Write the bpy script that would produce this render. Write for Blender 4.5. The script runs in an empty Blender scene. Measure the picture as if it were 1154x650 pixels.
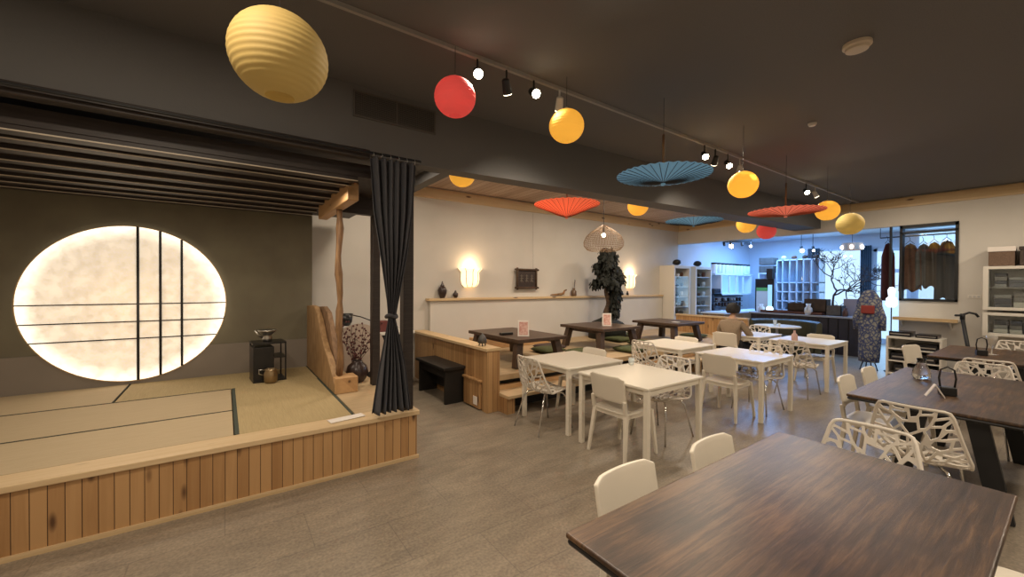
import bpy, bmesh, math, random
from mathutils import Vector, Matrix, noise
from mathutils.geometry import delaunay_2d_cdt
random.seed(7)
PI = math.pi
sc = bpy.context.scene
col = sc.collection
def R(d): return math.radians(d)

# ------------------------------------------------------------------ materials
def mat(name, rgb, rough=.6, metal=0, emit=0, ecol=None, trans=0, ior=1.45, var=0, scale=8, stretch=(1,1,1), rgb2=None, bump=0, detail=4, alpha=1, spec=.5, sss=0, coat=0):
    m = bpy.data.materials.new(name); m.use_nodes = True
    nt = m.node_tree; N = nt.nodes; L = nt.links; b = N['Principled BSDF']
    b.inputs['Base Color'].default_value = (*rgb, 1); b.inputs['Roughness'].default_value = rough
    b.inputs['Metallic'].default_value = metal; b.inputs['IOR'].default_value = ior
    b.inputs['Transmission Weight'].default_value = trans; b.inputs['Alpha'].default_value = alpha
    b.inputs['Specular IOR Level'].default_value = spec
    b.inputs['Coat Weight'].default_value = coat
    if emit:
        b.inputs['Emission Color'].default_value = (*(ecol or rgb), 1); b.inputs['Emission Strength'].default_value = emit
    if rgb2 or bump or var:
        tc = N.new('ShaderNodeTexCoord'); mp = N.new('ShaderNodeMapping'); mp.inputs['Scale'].default_value = stretch
        nz = N.new('ShaderNodeTexNoise'); nz.inputs['Scale'].default_value = scale; nz.inputs['Detail'].default_value = detail
        L.new(tc.outputs['Object'], mp.inputs[0]); L.new(mp.outputs[0], nz.inputs['Vector'])
        if rgb2 or var:
            cr = N.new('ShaderNodeValToRGB'); cr.color_ramp.elements[0].position = .35; cr.color_ramp.elements[1].position = .68
            c2 = rgb2 or tuple(max(0, c*(1-var)) for c in rgb)
            cr.color_ramp.elements[0].color = (*c2, 1); cr.color_ramp.elements[1].color = (*rgb, 1)
            L.new(nz.outputs['Fac'], cr.inputs[0]); L.new(cr.outputs[0], b.inputs['Base Color'])
        if bump:
            bp = N.new('ShaderNodeBump'); bp.inputs['Strength'].default_value = bump; bp.inputs['Distance'].default_value = .01
            L.new(nz.outputs['Fac'], bp.inputs['Height']); L.new(bp.outputs[0], b.inputs['Normal'])
    return m

def pine(name, c1, c2, axis, plank, rough=.5, knot=True, dark=(.10,.045,.018), gap=.035):
    """planked pine: grain runs along `axis` ('x','y','z'); planks counted along the other in-plane axis"""
    m = bpy.data.materials.new(name); m.use_nodes = True
    nt = m.node_tree; N = nt.nodes; L = nt.links; b = N['Principled BSDF']; b.inputs['Roughness'].default_value = rough
    tc = N.new('ShaderNodeTexCoord'); sp = N.new('ShaderNodeSeparateXYZ'); L.new(tc.outputs['Object'], sp.inputs[0])
    across = {'z':('X','Y'), 'x':('Y','Z'), 'y':('X','Z')}[axis]
    ad = N.new('ShaderNodeMath'); ad.operation = 'ADD'; L.new(sp.outputs[across[0]], ad.inputs[0]); L.new(sp.outputs[across[1]], ad.inputs[1])
    dv = N.new('ShaderNodeMath'); dv.operation = 'DIVIDE'; dv.inputs[1].default_value = plank; L.new(ad.outputs[0], dv.inputs[0])
    fl = N.new('ShaderNodeMath'); fl.operation = 'FLOOR'; L.new(dv.outputs[0], fl.inputs[0])
    fr = N.new('ShaderNodeMath'); fr.operation = 'FRACT'; L.new(dv.outputs[0], fr.inputs[0])
    wn = N.new('ShaderNodeTexWhiteNoise'); wn.noise_dimensions = '1D'; L.new(fl.outputs[0], wn.inputs['W'])
    mp = N.new('ShaderNodeMapping'); s = {'x':(1.5,26,26),'y':(26,1.5,26),'z':(26,26,1.5)}[axis]; mp.inputs['Scale'].default_value = s
    L.new(tc.outputs['Object'], mp.inputs[0])
    cmb = N.new('ShaderNodeVectorMath'); cmb.operation = 'ADD'; L.new(mp.outputs[0], cmb.inputs[0])
    sc_ = N.new('ShaderNodeVectorMath'); sc_.operation = 'SCALE'; sc_.inputs['Scale'].default_value = 30; L.new(wn.outputs['Color'], sc_.inputs[0]); L.new(sc_.outputs[0], cmb.inputs[1])
    nz = N.new('ShaderNodeTexNoise'); nz.inputs['Scale'].default_value = 1; nz.inputs['Detail'].default_value = 5; nz.inputs['Distortion'].default_value = .6
    L.new(cmb.outputs[0], nz.inputs['Vector'])
    mx = N.new('ShaderNodeMath'); mx.operation = 'MULTIPLY_ADD'; mx.inputs[1].default_value = .6; L.new(wn.outputs['Value'], mx.inputs[0])
    h = N.new('ShaderNodeMath'); h.operation = 'MULTIPLY'; h.inputs[1].default_value = .8; L.new(nz.outputs['Fac'], h.inputs[0]); L.new(h.outputs[0], mx.inputs[2])
    cr = N.new('ShaderNodeValToRGB'); cr.color_ramp.elements[0].color = (*c2,1); cr.color_ramp.elements[1].color = (*c1,1)
    cr.color_ramp.elements[0].position = .3; cr.color_ramp.elements[1].position = .85; L.new(mx.outputs[0], cr.inputs[0])
    out = cr.outputs[0]
    if knot:
        mk = N.new('ShaderNodeMapping'); k = {'x':(2.2,7,7),'y':(7,2.2,7),'z':(7,7,2.2)}[axis]; mk.inputs['Scale'].default_value = k; L.new(tc.outputs['Object'], mk.inputs[0])
        vo = N.new('ShaderNodeTexVoronoi'); vo.inputs['Scale'].default_value = 1; L.new(mk.outputs[0], vo.inputs['Vector'])
        kr = N.new('ShaderNodeValToRGB'); kr.color_ramp.elements[0].position = .07; kr.color_ramp.elements[1].position = .17
        kr.color_ramp.elements[0].color = (1,1,1,1); kr.color_ramp.elements[1].color = (0,0,0,1); L.new(vo.outputs['Distance'], kr.inputs[0])
        mm = N.new('ShaderNodeMix'); mm.data_type = 'RGBA'; L.new(kr.outputs[0], mm.inputs[0]); L.new(out, mm.inputs[6]); mm.inputs[7].default_value = (*dark,1); out = mm.outputs[2]
    if gap:
        lt = N.new('ShaderNodeMath'); lt.operation = 'LESS_THAN'; lt.inputs[1].default_value = gap; L.new(fr.outputs[0], lt.inputs[0])
        mg = N.new('ShaderNodeMix'); mg.data_type = 'RGBA'; L.new(lt.outputs[0], mg.inputs[0]); L.new(out, mg.inputs[6]); mg.inputs[7].default_value = (dark[0]*.7,dark[1]*.7,dark[2]*.7,1); out = mg.outputs[2]
    L.new(out, b.inputs['Base Color'])
    return m

M = {}
M['ceil'] = mat('dark_ceiling_paint', (.150,.141,.136), .9, bump=.35, scale=160, var=.15)
M['bulk'] = mat('bulkhead_paint', (.115,.110,.107), .75, bump=.1, scale=60)
M['dkwood'] = mat('dark_stained_timber', (.036,.026,.022), .5, rgb2=(.022,.015,.013), scale=6, stretch=(1,12,12))
M['lip'] = mat('slat_edge_highlight', (.60,.52,.42), .5)  # pale tone paints the light caught along the slat edges
M['green'] = mat('olive_clay_plaster', (.175,.155,.105), .9, rgb2=(.15,.13,.09), scale=3, bump=.15)
M['skirt'] = mat('grey_clay_paper', (.23,.195,.16), .8, var=.1, scale=2)
M['white'] = mat('warm_white_wall_paint', (.60,.565,.51), .8, rgb2=(.57,.535,.48), scale=2)
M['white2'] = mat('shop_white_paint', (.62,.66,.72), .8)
M['pine'] = pine('pine_boards_upright', (.47,.275,.12), (.34,.18,.07), 'z', .074, gap=.06)
M['pine_x'] = pine('pine_board_long', (.60,.37,.18), (.46,.26,.11), 'x', .6, gap=0)
M['pine_y'] = pine('pine_board_across', (.56,.34,.16), (.44,.25,.11), 'y', .6, gap=0)
M['pine_lt'] = pine('pale_pine_trim', (.62,.46,.27), (.50,.34,.17), 'x', .7, gap=0)
M['pine_lty'] = pine('pale_pine_trim_across', (.62,.46,.27), (.50,.34,.17), 'y', .7, gap=0)
M['ceilwood'] = pine('ceiling_boards', (.42,.32,.25), (.30,.22,.165), 'y', .14, knot=False, rough=.7, gap=.05)
M['tatami'] = mat('woven_rush_matting', (.50,.395,.25), .75, rgb2=(.44,.34,.21), scale=10, stretch=(.7,30,1), bump=.1)
M['tatami2'] = mat('woven_rush_matting_green', (.45,.345,.18), .75, rgb2=(.37,.28,.14), scale=10, stretch=(30,.7,1), bump=.1)
M['border'] = mat('mat_border_cloth', (.035,.035,.022), .8)
M['border2'] = mat('mat_border_green', (.05,.06,.045), .8)
M['tray'] = mat('sanded_pine_deck', (.50,.37,.22), .6, rgb2=(.42,.30,.17), scale=5, stretch=(1,10,1))
M['log'] = mat('peeled_log', (.30,.17,.075), .6, rgb2=(.13,.065,.03), scale=4, stretch=(6,6,1), bump=.4)
M['slab'] = mat('live_edge_slab', (.40,.25,.12), .6, rgb2=(.27,.155,.07), scale=5, stretch=(6,3,1), bump=.2)
M['bark'] = mat('slab_bark', (.16,.09,.045), .85, rgb2=(.09,.05,.025), scale=12, bump=.6)
M['curtain'] = mat('charcoal_linen', (.075,.075,.085), .9, var=.2, scale=120, bump=.2)
M['black'] = mat('black_lacquer', (.012,.011,.011), .35)
M['blackmat'] = mat('black_powder_coat', (.014,.014,.015), .55)
M['bench'] = mat('black_bench_paint', (.016,.013,.011), .5, var=.3, scale=10)
M['chrome'] = mat('chrome', (.75,.74,.72), .16, metal=1)
M['steel'] = mat('brushed_steel', (.5,.48,.45), .35, metal=1)
M['plastic'] = mat('white_chair_plastic', (.70,.635,.53), .42)
M['netp'] = mat('white_net_chair_plastic', (.68,.62,.54), .38)
M['tabw'] = mat('white_table_laminate', (.74,.68,.57), .32)
M['lowtab'] = mat('dark_brown_low_table', (.085,.052,.034), .42, rgb2=(.05,.03,.02), scale=5, stretch=(2,14,2))
M['green_c'] = mat('green_cushion_cloth', (.075,.085,.03), .9, var=.25, scale=40)
M['brown_c'] = mat('brown_cushion_cloth', (.07,.045,.04), .9, var=.25, scale=40)
M['glass'] = mat('clear_glass', (.95,.97,.97), .03, trans=1)
M['foliage'] = mat('black_green_foliage', (.012,.014,.010), .75, var=.4, scale=20)
M['trunk'] = mat('twisted_trunk', (.10,.06,.035), .8, rgb2=(.05,.03,.02), scale=14, stretch=(1,1,3), bump=.5)
M['rattan'] = mat('rattan_weave', (.20,.125,.07), .6)
M['bulb'] = mat('warm_bulb', (1,.85,.6), .5, emit=22, ecol=(1,.80,.50))
M['bulbs'] = mat('spot_lens', (1,.9,.7), .5, emit=60, ecol=(1,.84,.58))
M['bulbd'] = mat('dim_spot_lens', (1,.9,.7), .5, emit=7, ecol=(1,.86,.6))
M['bulbc'] = mat('cool_bulb', (1,.95,.9), .5, emit=14, ecol=(.95,.93,.95))
M['whitemetal'] = mat('white_fixture', (.55,.53,.5), .5)
M['skin'] = mat('skin', (.50,.31,.21), .6)
M['hair'] = mat('short_black_hair', (.012,.010,.010), .7, bump=.6, scale=60)
M['sweater'] = mat('tan_knit', (.30,.225,.155), .95, var=.12, scale=60, bump=.3)
M['trousers'] = mat('dark_trousers', (.02,.02,.025), .9)
M['ceramic'] = mat('dark_glazed_ceramic', (.045,.028,.024), .3)
M['ceramicw'] = mat('white_ceramic', (.7,.68,.65), .3)
M['papercard'] = mat('white_card', (.78,.72,.66), .6)
M['pinkprint'] = mat('pink_printed_menu', (.55,.25,.20), .6, rgb2=(.75,.52,.45), scale=30)
M['branch'] = mat('dry_branch', (.05,.028,.022), .8)
M['shelfw'] = mat('white_shelf_board', (.68,.64,.57), .45)
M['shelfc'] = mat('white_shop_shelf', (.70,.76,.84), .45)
M['redc'] = mat('dark_red_cloth', (.22,.035,.03), .85)
M['book'] = mat('black_glossy_casing', (.018,.018,.022), .25)

def brickmat():
    m = bpy.data.materials.new('grey_stone_floor_tiles'); m.use_nodes = True
    nt = m.node_tree; N = nt.nodes; L = nt.links; b = N['Principled BSDF']
    tc = N.new('ShaderNodeTexCoord'); mp = N.new('ShaderNodeMapping'); mp.inputs['Rotation'].default_value = (0,0,0)
    br = N.new('ShaderNodeTexBrick'); br.inputs['Scale'].default_value = 1; br.inputs['Brick Width'].default_value = .92; br.inputs['Row Height'].default_value = .46
    br.inputs['Mortar Size'].default_value = .0035; br.inputs['Color1'].default_value = (.285,.24,.185,1); br.inputs['Color2'].default_value = (.265,.222,.170,1); br.inputs['Mortar'].default_value = (.205,.175,.14,1)
    L.new(tc.outputs['Object'], mp.inputs[0]); L.new(mp.outputs[0], br.inputs['Vector'])
    nz = N.new('ShaderNodeTexNoise'); nz.inputs['Scale'].default_value = 1; nz.inputs['Detail'].default_value = 8; nz.inputs['Roughness'].default_value = .7
    m2 = N.new('ShaderNodeMapping'); m2.inputs['Scale'].default_value = (3,9,1); L.new(tc.outputs['Object'], m2.inputs[0]); L.new(m2.outputs[0], nz.inputs['Vector'])
    cr = N.new('ShaderNodeValToRGB'); cr.color_ramp.elements[0].position = .3; cr.color_ramp.elements[1].position = .7
    cr.color_ramp.elements[0].color = (.72,.72,.74,1); cr.color_ramp.elements[1].color = (1.15,1.13,1.1,1); L.new(nz.outputs['Fac'], cr.inputs[0])
    mx = N.new('ShaderNodeMix'); mx.data_type = 'RGBA'; mx.blend_type = 'MULTIPLY'; mx.inputs[0].default_value = 1
    L.new(br.outputs['Color'], mx.inputs[6]); L.new(cr.outputs[0], mx.inputs[7])
    sp = N.new('ShaderNodeTexNoise'); sp.inputs['Scale'].default_value = 55; sp.inputs['Detail'].default_value = 6; L.new(tc.outputs['Object'], sp.inputs['Vector'])
    sr = N.new('ShaderNodeValToRGB'); sr.color_ramp.elements[0].position = .35; sr.color_ramp.elements[1].position = .65; sr.color_ramp.elements[0].color = (.80,.79,.78,1); sr.color_ramp.elements[1].color = (1.15,1.14,1.12,1); L.new(sp.outputs['Fac'], sr.inputs[0])
    m3 = N.new('ShaderNodeMix'); m3.data_type = 'RGBA'; m3.blend_type = 'MULTIPLY'; m3.inputs[0].default_value = 1; L.new(mx.outputs[2], m3.inputs[6]); L.new(sr.outputs[0], m3.inputs[7]); L.new(m3.outputs[2], b.inputs['Base Color'])
    b.inputs['Roughness'].default_value = .36
    n2 = N.new('ShaderNodeTexNoise'); n2.inputs['Scale'].default_value = 90; L.new(tc.outputs['Object'], n2.inputs['Vector'])
    bp = N.new('ShaderNodeBump'); bp.inputs['Strength'].default_value = .12; bp.inputs['Distance'].default_value = .005; L.new(n2.outputs['Fac'], bp.inputs['Height']); L.new(bp.outputs[0], b.inputs['Normal'])
    return m
M['floor'] = brickmat()

def darktop():
    m = bpy.data.materials.new('dark_walnut_plank_top'); m.use_nodes = True
    nt = m.node_tree; N = nt.nodes; L = nt.links; b = N['Principled BSDF']
    tc = N.new('ShaderNodeTexCoord')
    mp = N.new('ShaderNodeMapping'); mp.inputs['Scale'].default_value = (3.0,42,4); L.new(tc.outputs['Object'], mp.inputs[0])
    nz = N.new('ShaderNodeTexNoise'); nz.inputs['Scale'].default_value = 1; nz.inputs['Detail'].default_value = 8; nz.inputs['Roughness'].default_value = .68; nz.inputs['Distortion'].default_value = .35; L.new(mp.outputs[0], nz.inputs['Vector'])
    n2 = N.new('ShaderNodeTexNoise'); n2.inputs['Scale'].default_value = 3; n2.inputs['Detail'].default_value = 3; L.new(tc.outputs['Object'], n2.inputs['Vector'])
    sp = N.new('ShaderNodeSeparateXYZ'); L.new(tc.outputs['Object'], sp.inputs[0])
    dv = N.new('ShaderNodeMath'); dv.operation = 'MULTIPLY'; dv.inputs[1].default_value = 5.2; L.new(sp.outputs['Y'], dv.inputs[0])
    fl = N.new('ShaderNodeMath'); fl.operation = 'FLOOR'; L.new(dv.outputs[0], fl.inputs[0])
    wn = N.new('ShaderNodeTexWhiteNoise'); wn.noise_dimensions = '1D'; L.new(fl.outputs[0], wn.inputs['W'])
    a1 = N.new('ShaderNodeMath'); a1.operation = 'MULTIPLY_ADD'; a1.inputs[1].default_value = .22; L.new(wn.outputs['Value'], a1.inputs[0]); L.new(nz.outputs['Fac'], a1.inputs[2])
    a2 = N.new('ShaderNodeMath'); a2.operation = 'MULTIPLY_ADD'; a2.inputs[1].default_value = .5; L.new(n2.outputs['Fac'], a2.inputs[0]); L.new(a1.outputs[0], a2.inputs[2])
    cr = N.new('ShaderNodeValToRGB'); e = cr.color_ramp.elements; e[0].position = .55; e[0].color = (.017,.010,.007,1); e[1].position = 1.12 if False else 1.0; e[1].color = (.12,.064,.030,1)
    x = cr.color_ramp.elements.new(.78); x.color = (.048,.026,.015,1); L.new(a2.outputs[0], cr.inputs[0]); L.new(cr.outputs[0], b.inputs['Base Color'])
    b.inputs['Roughness'].default_value = .42; b.inputs['Specular IOR Level'].default_value = .38
    bp = N.new('ShaderNodeBump'); bp.inputs['Strength'].default_value = .3; bp.inputs['Distance'].default_value = .004; L.new(nz.outputs['Fac'], bp.inputs['Height']); L.new(bp.outputs[0], b.inputs['Normal'])
    return m
M['walnut'] = darktop()

def discmat():
    m = bpy.data.materials.new('backlit_handmade_paper'); m.use_nodes = True
    nt = m.node_tree; N = nt.nodes; L = nt.links; b = N['Principled BSDF']
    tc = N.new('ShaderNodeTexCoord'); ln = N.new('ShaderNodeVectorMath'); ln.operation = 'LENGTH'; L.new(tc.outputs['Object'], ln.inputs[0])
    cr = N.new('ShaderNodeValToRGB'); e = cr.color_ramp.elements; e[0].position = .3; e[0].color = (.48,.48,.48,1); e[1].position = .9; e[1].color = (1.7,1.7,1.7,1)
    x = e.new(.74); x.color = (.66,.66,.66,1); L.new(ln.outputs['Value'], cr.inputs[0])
    nz = N.new('ShaderNodeTexNoise'); nz.inputs['Scale'].default_value = 9; nz.inputs['Detail'].default_value = 9; nz.inputs['Roughness'].default_value = .75; L.new(tc.outputs['Object'], nz.inputs['Vector'])
    c2 = N.new('ShaderNodeValToRGB'); c2.color_ramp.elements[0].position = .3; c2.color_ramp.elements[0].color = (.66,.55,.42,1); c2.color_ramp.elements[1].position = .62; c2.color_ramp.elements[1].color = (1,.87,.68,1)
    L.new(nz.outputs['Fac'], c2.inputs[0]); L.new(c2.outputs[0], b.inputs['Emission Color']); L.new(c2.outputs[0], b.inputs['Base Color'])
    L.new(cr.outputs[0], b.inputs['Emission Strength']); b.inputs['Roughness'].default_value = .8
    return m
M['disc'] = discmat()

def panemat():
    m = bpy.data.materials.new('window_glass'); m.use_nodes = True; nt=m.node_tree; N=nt.nodes; L=nt.links
    N.remove(N['Principled BSDF']); t=N.new('ShaderNodeBsdfTransparent'); t.inputs[0].default_value=(.93,.96,.97,1); g=N.new('ShaderNodeBsdfGlossy'); g.inputs['Roughness'].default_value=.03
    x=N.new('ShaderNodeMixShader'); x.inputs[0].default_value=.06; L.new(t.outputs[0],x.inputs[1]); L.new(g.outputs[0],x.inputs[2]); L.new(x.outputs[0],N['Material Output'].inputs[0]); return m
M['pane'] = panemat()
M['cup'] = mat('thin_drinking_glass', (.85,.92,.92), .08, alpha=.35)
def papermat(name, rgb, emit, tr=.5):
    m = bpy.data.materials.new(name); m.use_nodes = True
    nt = m.node_tree; N = nt.nodes; L = nt.links; b = N['Principled BSDF']; out = N['Material Output']
    b.inputs['Base Color'].default_value = (*rgb,1); b.inputs['Roughness'].default_value = .7
    b.inputs['Emission Color'].default_value = (*rgb,1); b.inputs['Emission Strength'].default_value = emit  # self-glow of the paper stands in for spotlight shining through
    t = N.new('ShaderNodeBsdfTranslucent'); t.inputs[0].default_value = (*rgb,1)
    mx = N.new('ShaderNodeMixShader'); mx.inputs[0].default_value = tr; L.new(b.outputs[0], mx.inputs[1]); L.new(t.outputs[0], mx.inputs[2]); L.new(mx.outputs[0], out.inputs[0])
    return m
M['yel0'] = papermat('ochre_paper', (.50,.36,.12), .10, .3)
M['yel'] = papermat('lit_yellow_paper', (.98,.62,.10), .6)
M['red'] = papermat('red_paper', (.78,.12,.10), .5)
M['pale'] = papermat('pale_ochre_paper', (.55,.42,.15), .3)
M['org'] = papermat('orange_oiled_paper', (.85,.25,.12), .5)  # parasol papers glow by themselves to look lit
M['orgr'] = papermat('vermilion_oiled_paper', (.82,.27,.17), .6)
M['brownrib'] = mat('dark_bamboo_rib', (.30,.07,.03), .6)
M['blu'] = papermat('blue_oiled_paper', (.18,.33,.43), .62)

def printmat(name, c1, c2, c3, scale):
    m = bpy.data.materials.new(name); m.use_nodes = True
    nt = m.node_tree; N = nt.nodes; L = nt.links; b = N['Principled BSDF']; b.inputs['Roughness'].default_value = .9
    tc = N.new('ShaderNodeTexCoord'); nz = N.new('ShaderNodeTexNoise'); nz.inputs['Scale'].default_value = scale*.7
    L.new(tc.outputs['Object'], nz.inputs['Vector'])
    ad = N.new('ShaderNodeVectorMath'); ad.operation = 'MULTIPLY_ADD'; ad.inputs[1].default_value = (.12,.12,.12); L.new(nz.outputs['Color'], ad.inputs[0]); L.new(tc.outputs['Object'], ad.inputs[2])
    vo = N.new('ShaderNodeTexVoronoi'); vo.feature = 'DISTANCE_TO_EDGE'; vo.inputs['Scale'].default_value = scale; L.new(ad.outputs[0], vo.inputs['Vector'])
    cr = N.new('ShaderNodeValToRGB'); e = cr.color_ramp.elements; e[0].position = .06; e[0].color = (*c1,1); e[1].position = .4; e[1].color = (*c3,1); x = e.new(.13); x.color = (*c2,1)
    L.new(vo.outputs['Distance'], cr.inputs[0]); L.new(cr.outputs[0], b.inputs['Base Color'])
    return m
M['floral'] = printmat('indigo_floral_cloth', (.035,.05,.15), (.15,.16,.17), (.30,.29,.26), 13)

# ------------------------------------------------------------------ mesh builder
class MB:
    def __init__(s): s.bm = bmesh.new()
    def _add(s, vs, fs):
        v = [s.bm.verts.new(p) for p in vs]
        for f in fs:
            try: s.bm.faces.new([v[i] for i in f])
            except ValueError: pass
        return s
    def box(s, x0, x1, y0, y1, z0, z1):
        return s._add([(x0,y0,z0),(x1,y0,z0),(x1,y1,z0),(x0,y1,z0),(x0,y0,z1),(x1,y0,z1),(x1,y1,z1),(x0,y1,z1)],
            [(0,3,2,1),(4,5,6,7),(0,1,5,4),(1,2,6,5),(2,3,7,6),(3,0,4,7)])
    def bar(s, p, q, w, h=None, w2=None, h2=None, up=(0,0,1)):
        p, q = Vector(p), Vector(q); h = h or w; w2 = w2 or w; h2 = h2 or h; d = (q-p).normalized(); u = Vector(up)
        if abs(d.dot(u)) > .95: u = Vector((0,1,0))
        a = d.cross(u).normalized(); b = a.cross(d)
        vs = []
        for c, ww, hh in ((p,w,h),(q,w2,h2)):
            for i, j in ((-1,-1),(1,-1),(1,1),(-1,1)): vs.append(c + a*i*ww/2 + b*j*hh/2)
        return s._add(vs, [(3,2,1,0),(4,5,6,7),(0,1,5,4),(1,2,6,5),(2,3,7,6),(3,0,4,7)])
    def tube(s, pts, r, n=10, close=False):
        pts = [Vector(p) for p in pts]; m = len(pts); rr = r if isinstance(r,(list,tuple)) else [r]*m
        vs = []; prev = None
        for i, p in enumerate(pts):
            if close: d = (pts[(i+1)%m]-pts[i-1])
            else: d = pts[min(i+1,m-1)] - pts[max(i-1,0)]
            d.normalize()
            if prev is None:
                u = Vector((0,0,1)) if abs(d.z) < .9 else Vector((1,0,0)); a = d.cross(u).normalized()
            else: a = (prev - d*prev.dot(d)).normalized()
            prev = a; b = d.cross(a)
            for k in range(n):
                t = 2*PI*k/n; vs.append(p + (a*math.cos(t)+b*math.sin(t))*rr[i])
        fs = []
        for i in range(m if close else m-1):
            j = (i+1) % m
            for k in range(n): fs.append((i*n+k, i*n+(k+1)%n, j*n+(k+1)%n, j*n+k))
        if not close: fs += [tuple(range(n))[::-1], tuple((m-1)*n+k for k in range(n))]
        return s._add(vs, fs)
    def lathe(s, prof, n=24, c=(0,0,0), wob=None, cap=True):
        vs = []; 
        for (r, z) in prof:
            for k in range(n):
                t = 2*PI*k/n; rr = r*(wob(k,z) if wob else 1)
                vs.append((c[0]+rr*math.cos(t), c[1]+rr*math.sin(t), c[2]+z))
        m = len(prof); fs = [(i*n+k, i*n+(k+1)%n, (i+1)*n+(k+1)%n, (i+1)*n+k) for i in range(m-1) for k in range(n)]
        if cap: fs += [tuple(range(n))[::-1], tuple((m-1)*n+k for k in range(n))]
        return s._add(vs, fs)
    def prism(s, poly, axis, lo, hi):
        """poly 2-D, extruded along axis"""
        def P(a, b, c): return {'x':(c,a,b),'y':(a,c,b),'z':(a,b,c)}[axis]
        n = len(poly); vs = [P(a,b,lo) for a,b in poly]+[P(a,b,hi) for a,b in poly]
        return s._add(vs, [tuple(range(n))[::-1], tuple(range(n,2*n))]+[(i,(i+1)%n,n+(i+1)%n,n+i) for i in range(n)])
    def ball(s, c, r, n=12, sz=1, jit=0):
        prof = [(max(1e-4,r*math.sin(PI*i/n)), -r*sz*math.cos(PI*i/n)) for i in range(n+1)]
        return s.lathe(prof, n*2 if n<9 else n+6, c, (lambda k,z: 1+jit*noise.noise(Vector((k*1.7,z*30,c[0]*9)))) if jit else None)
    def build(s, name, m, parent=None, smooth=False, bevel=0, loc=(0,0,0), solid=0, sub=0, seg=2):
        bmesh.ops.recalc_face_normals(s.bm, faces=s.bm.faces)
        me = bpy.data.meshes.new(name); s.bm.to_mesh(me); s.bm.free(); me.materials.append(m)
        if smooth:
            for p in me.polygons: p.use_smooth = True
        o = bpy.data.objects.new(name, me); col.objects.link(o); o.location = loc
        if parent: o.parent = parent
        if solid:
            d = o.modifiers.new('s','SOLIDIFY'); d.thickness = solid; d.offset = 0
        if bevel:
            d = o.modifiers.new('b','BEVEL'); d.width = bevel; d.segments = seg; d.limit_method = 'ANGLE'; d.angle_limit = R(40)
        if sub:
            d = o.modifiers.new('u','SUBSURF'); d.levels = sub; d.render_levels = sub
        return o

def tag(o, label, cat, group=None, kind=None):
    o['label'] = label; o['category'] = cat
    if group: o['group'] = group
    if kind: o['kind'] = kind
    return o
def T(name, label, cat, loc=(0,0,0), rz=0, group=None):
    o = bpy.data.objects.new(name, None); col.objects.link(o); o.empty_display_size = .1
    o.location = loc; o.rotation_euler = (0,0,rz)
    return tag(o, label, cat, group)
def S(name, mb, m, **k):
    o = mb.build(name, m, **k); o['kind'] = 'structure'; return o
def copy_tree(o, parent=None):
    c = o.copy(); col.objects.link(c)
    if parent: c.parent = parent
    for ch in o.children: copy_tree(ch, c)
    return c
class Proto:
    def __init__(s, make): s.make = make; s.first = None
    def put(s, loc, rz, label, group=None, cat=None):
        if s.first is None: s.first = o = s.make()
        else: o = copy_tree(s.first)
        o.location = loc; o.rotation_euler = (0,0,rz); o['label'] = label
        if cat: o['category'] = cat
        if group: o['group'] = group
        elif 'group' in o: del o['group']
        return o
MBx = lambda *a: MB().box(*a)

# ------------------------------------------------------------------ room
CZ = 3.4; FA = 10.8; WB = 6.85
S('floor', MBx(-2.8,16.2,-3.2,7.6,-.1,0), M['floor'])
S('ceiling', MBx(-2.8,FA,-3.2,3.72,CZ,CZ+.1), M['ceil'])
S('ceiling', MBx(2.66,FA,3.9,WB,CZ,CZ+.1), M['ceilwood'])
S('ceiling', MBx(-2.8,2.66,3.9,WB,CZ-.02,CZ+.1), M['ceil'])
S('ceiling', MBx(FA+.15,15.8,-3.2,7.3,3.2,3.3), M['white2'])
_v=[]
for x,y,z in ((-2.6,3.72,2.80),(1.6,3.72,2.80),(FA,3.38,2.93)): _v += [(x,y,z),(x,3.9,z),(x,3.9,CZ+.1),(x,y,CZ+.1)]
S('trim_1', MB()._add(_v,[(0,1,2,3),(8,11,10,9)]+[(i*4+k,i*4+(k+1)%4,i*4+4+(k+1)%4,i*4+4+k) for i in (0,1) for k in range(4)]), M['bulk'])          # long bulkhead
S('trim_2', MBx(2.5,2.66,3.9,WB,CZ-.18,CZ-.02), M['bulk'])
S('wall_stage', MBx(-2.6,1.04,6.5,6.62,0,2.62), M['green'])
S('wall_back', MBx(-2.6,FA,WB,WB+.1,0,CZ), M['white'])
S('wall_left', MBx(-2.8,-2.6,-3.2,WB,0,CZ), M['white'])
S('wall_near', MBx(-2.8,16,-3.3,-3.2,0,CZ), M['white'])
S('wall_far', MB().box(FA,FA+.15,-3.2,1.32,0,CZ).box(FA,FA+.15,1.32,2.08,0,1.42).box(FA,FA+.15,1.32,WB,2.84,CZ), M['white'])
S('trim_3', MBx(2.66,FA,WB-.035,WB,3.2,3.38), M['pine_lt'], bevel=.004)
S('trim_4', MBx(FA-.035,FA,-3.2,WB-.036,3.2,3.385), M['pine_lty'], bevel=.004)
S('trim_5', MBx(2.95,9.9,WB-.15,WB,1.345,1.39), M['pine_lt'], bevel=.005)      # ledge on the half wall
S('trim_6', MBx(3.0,9.9,WB-.1,WB,.45,1.345), M['white'])
S('baseboard_stage', MBx(-2.6,.98,6.47,6.5,.45,.85), M['skirt'])
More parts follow.
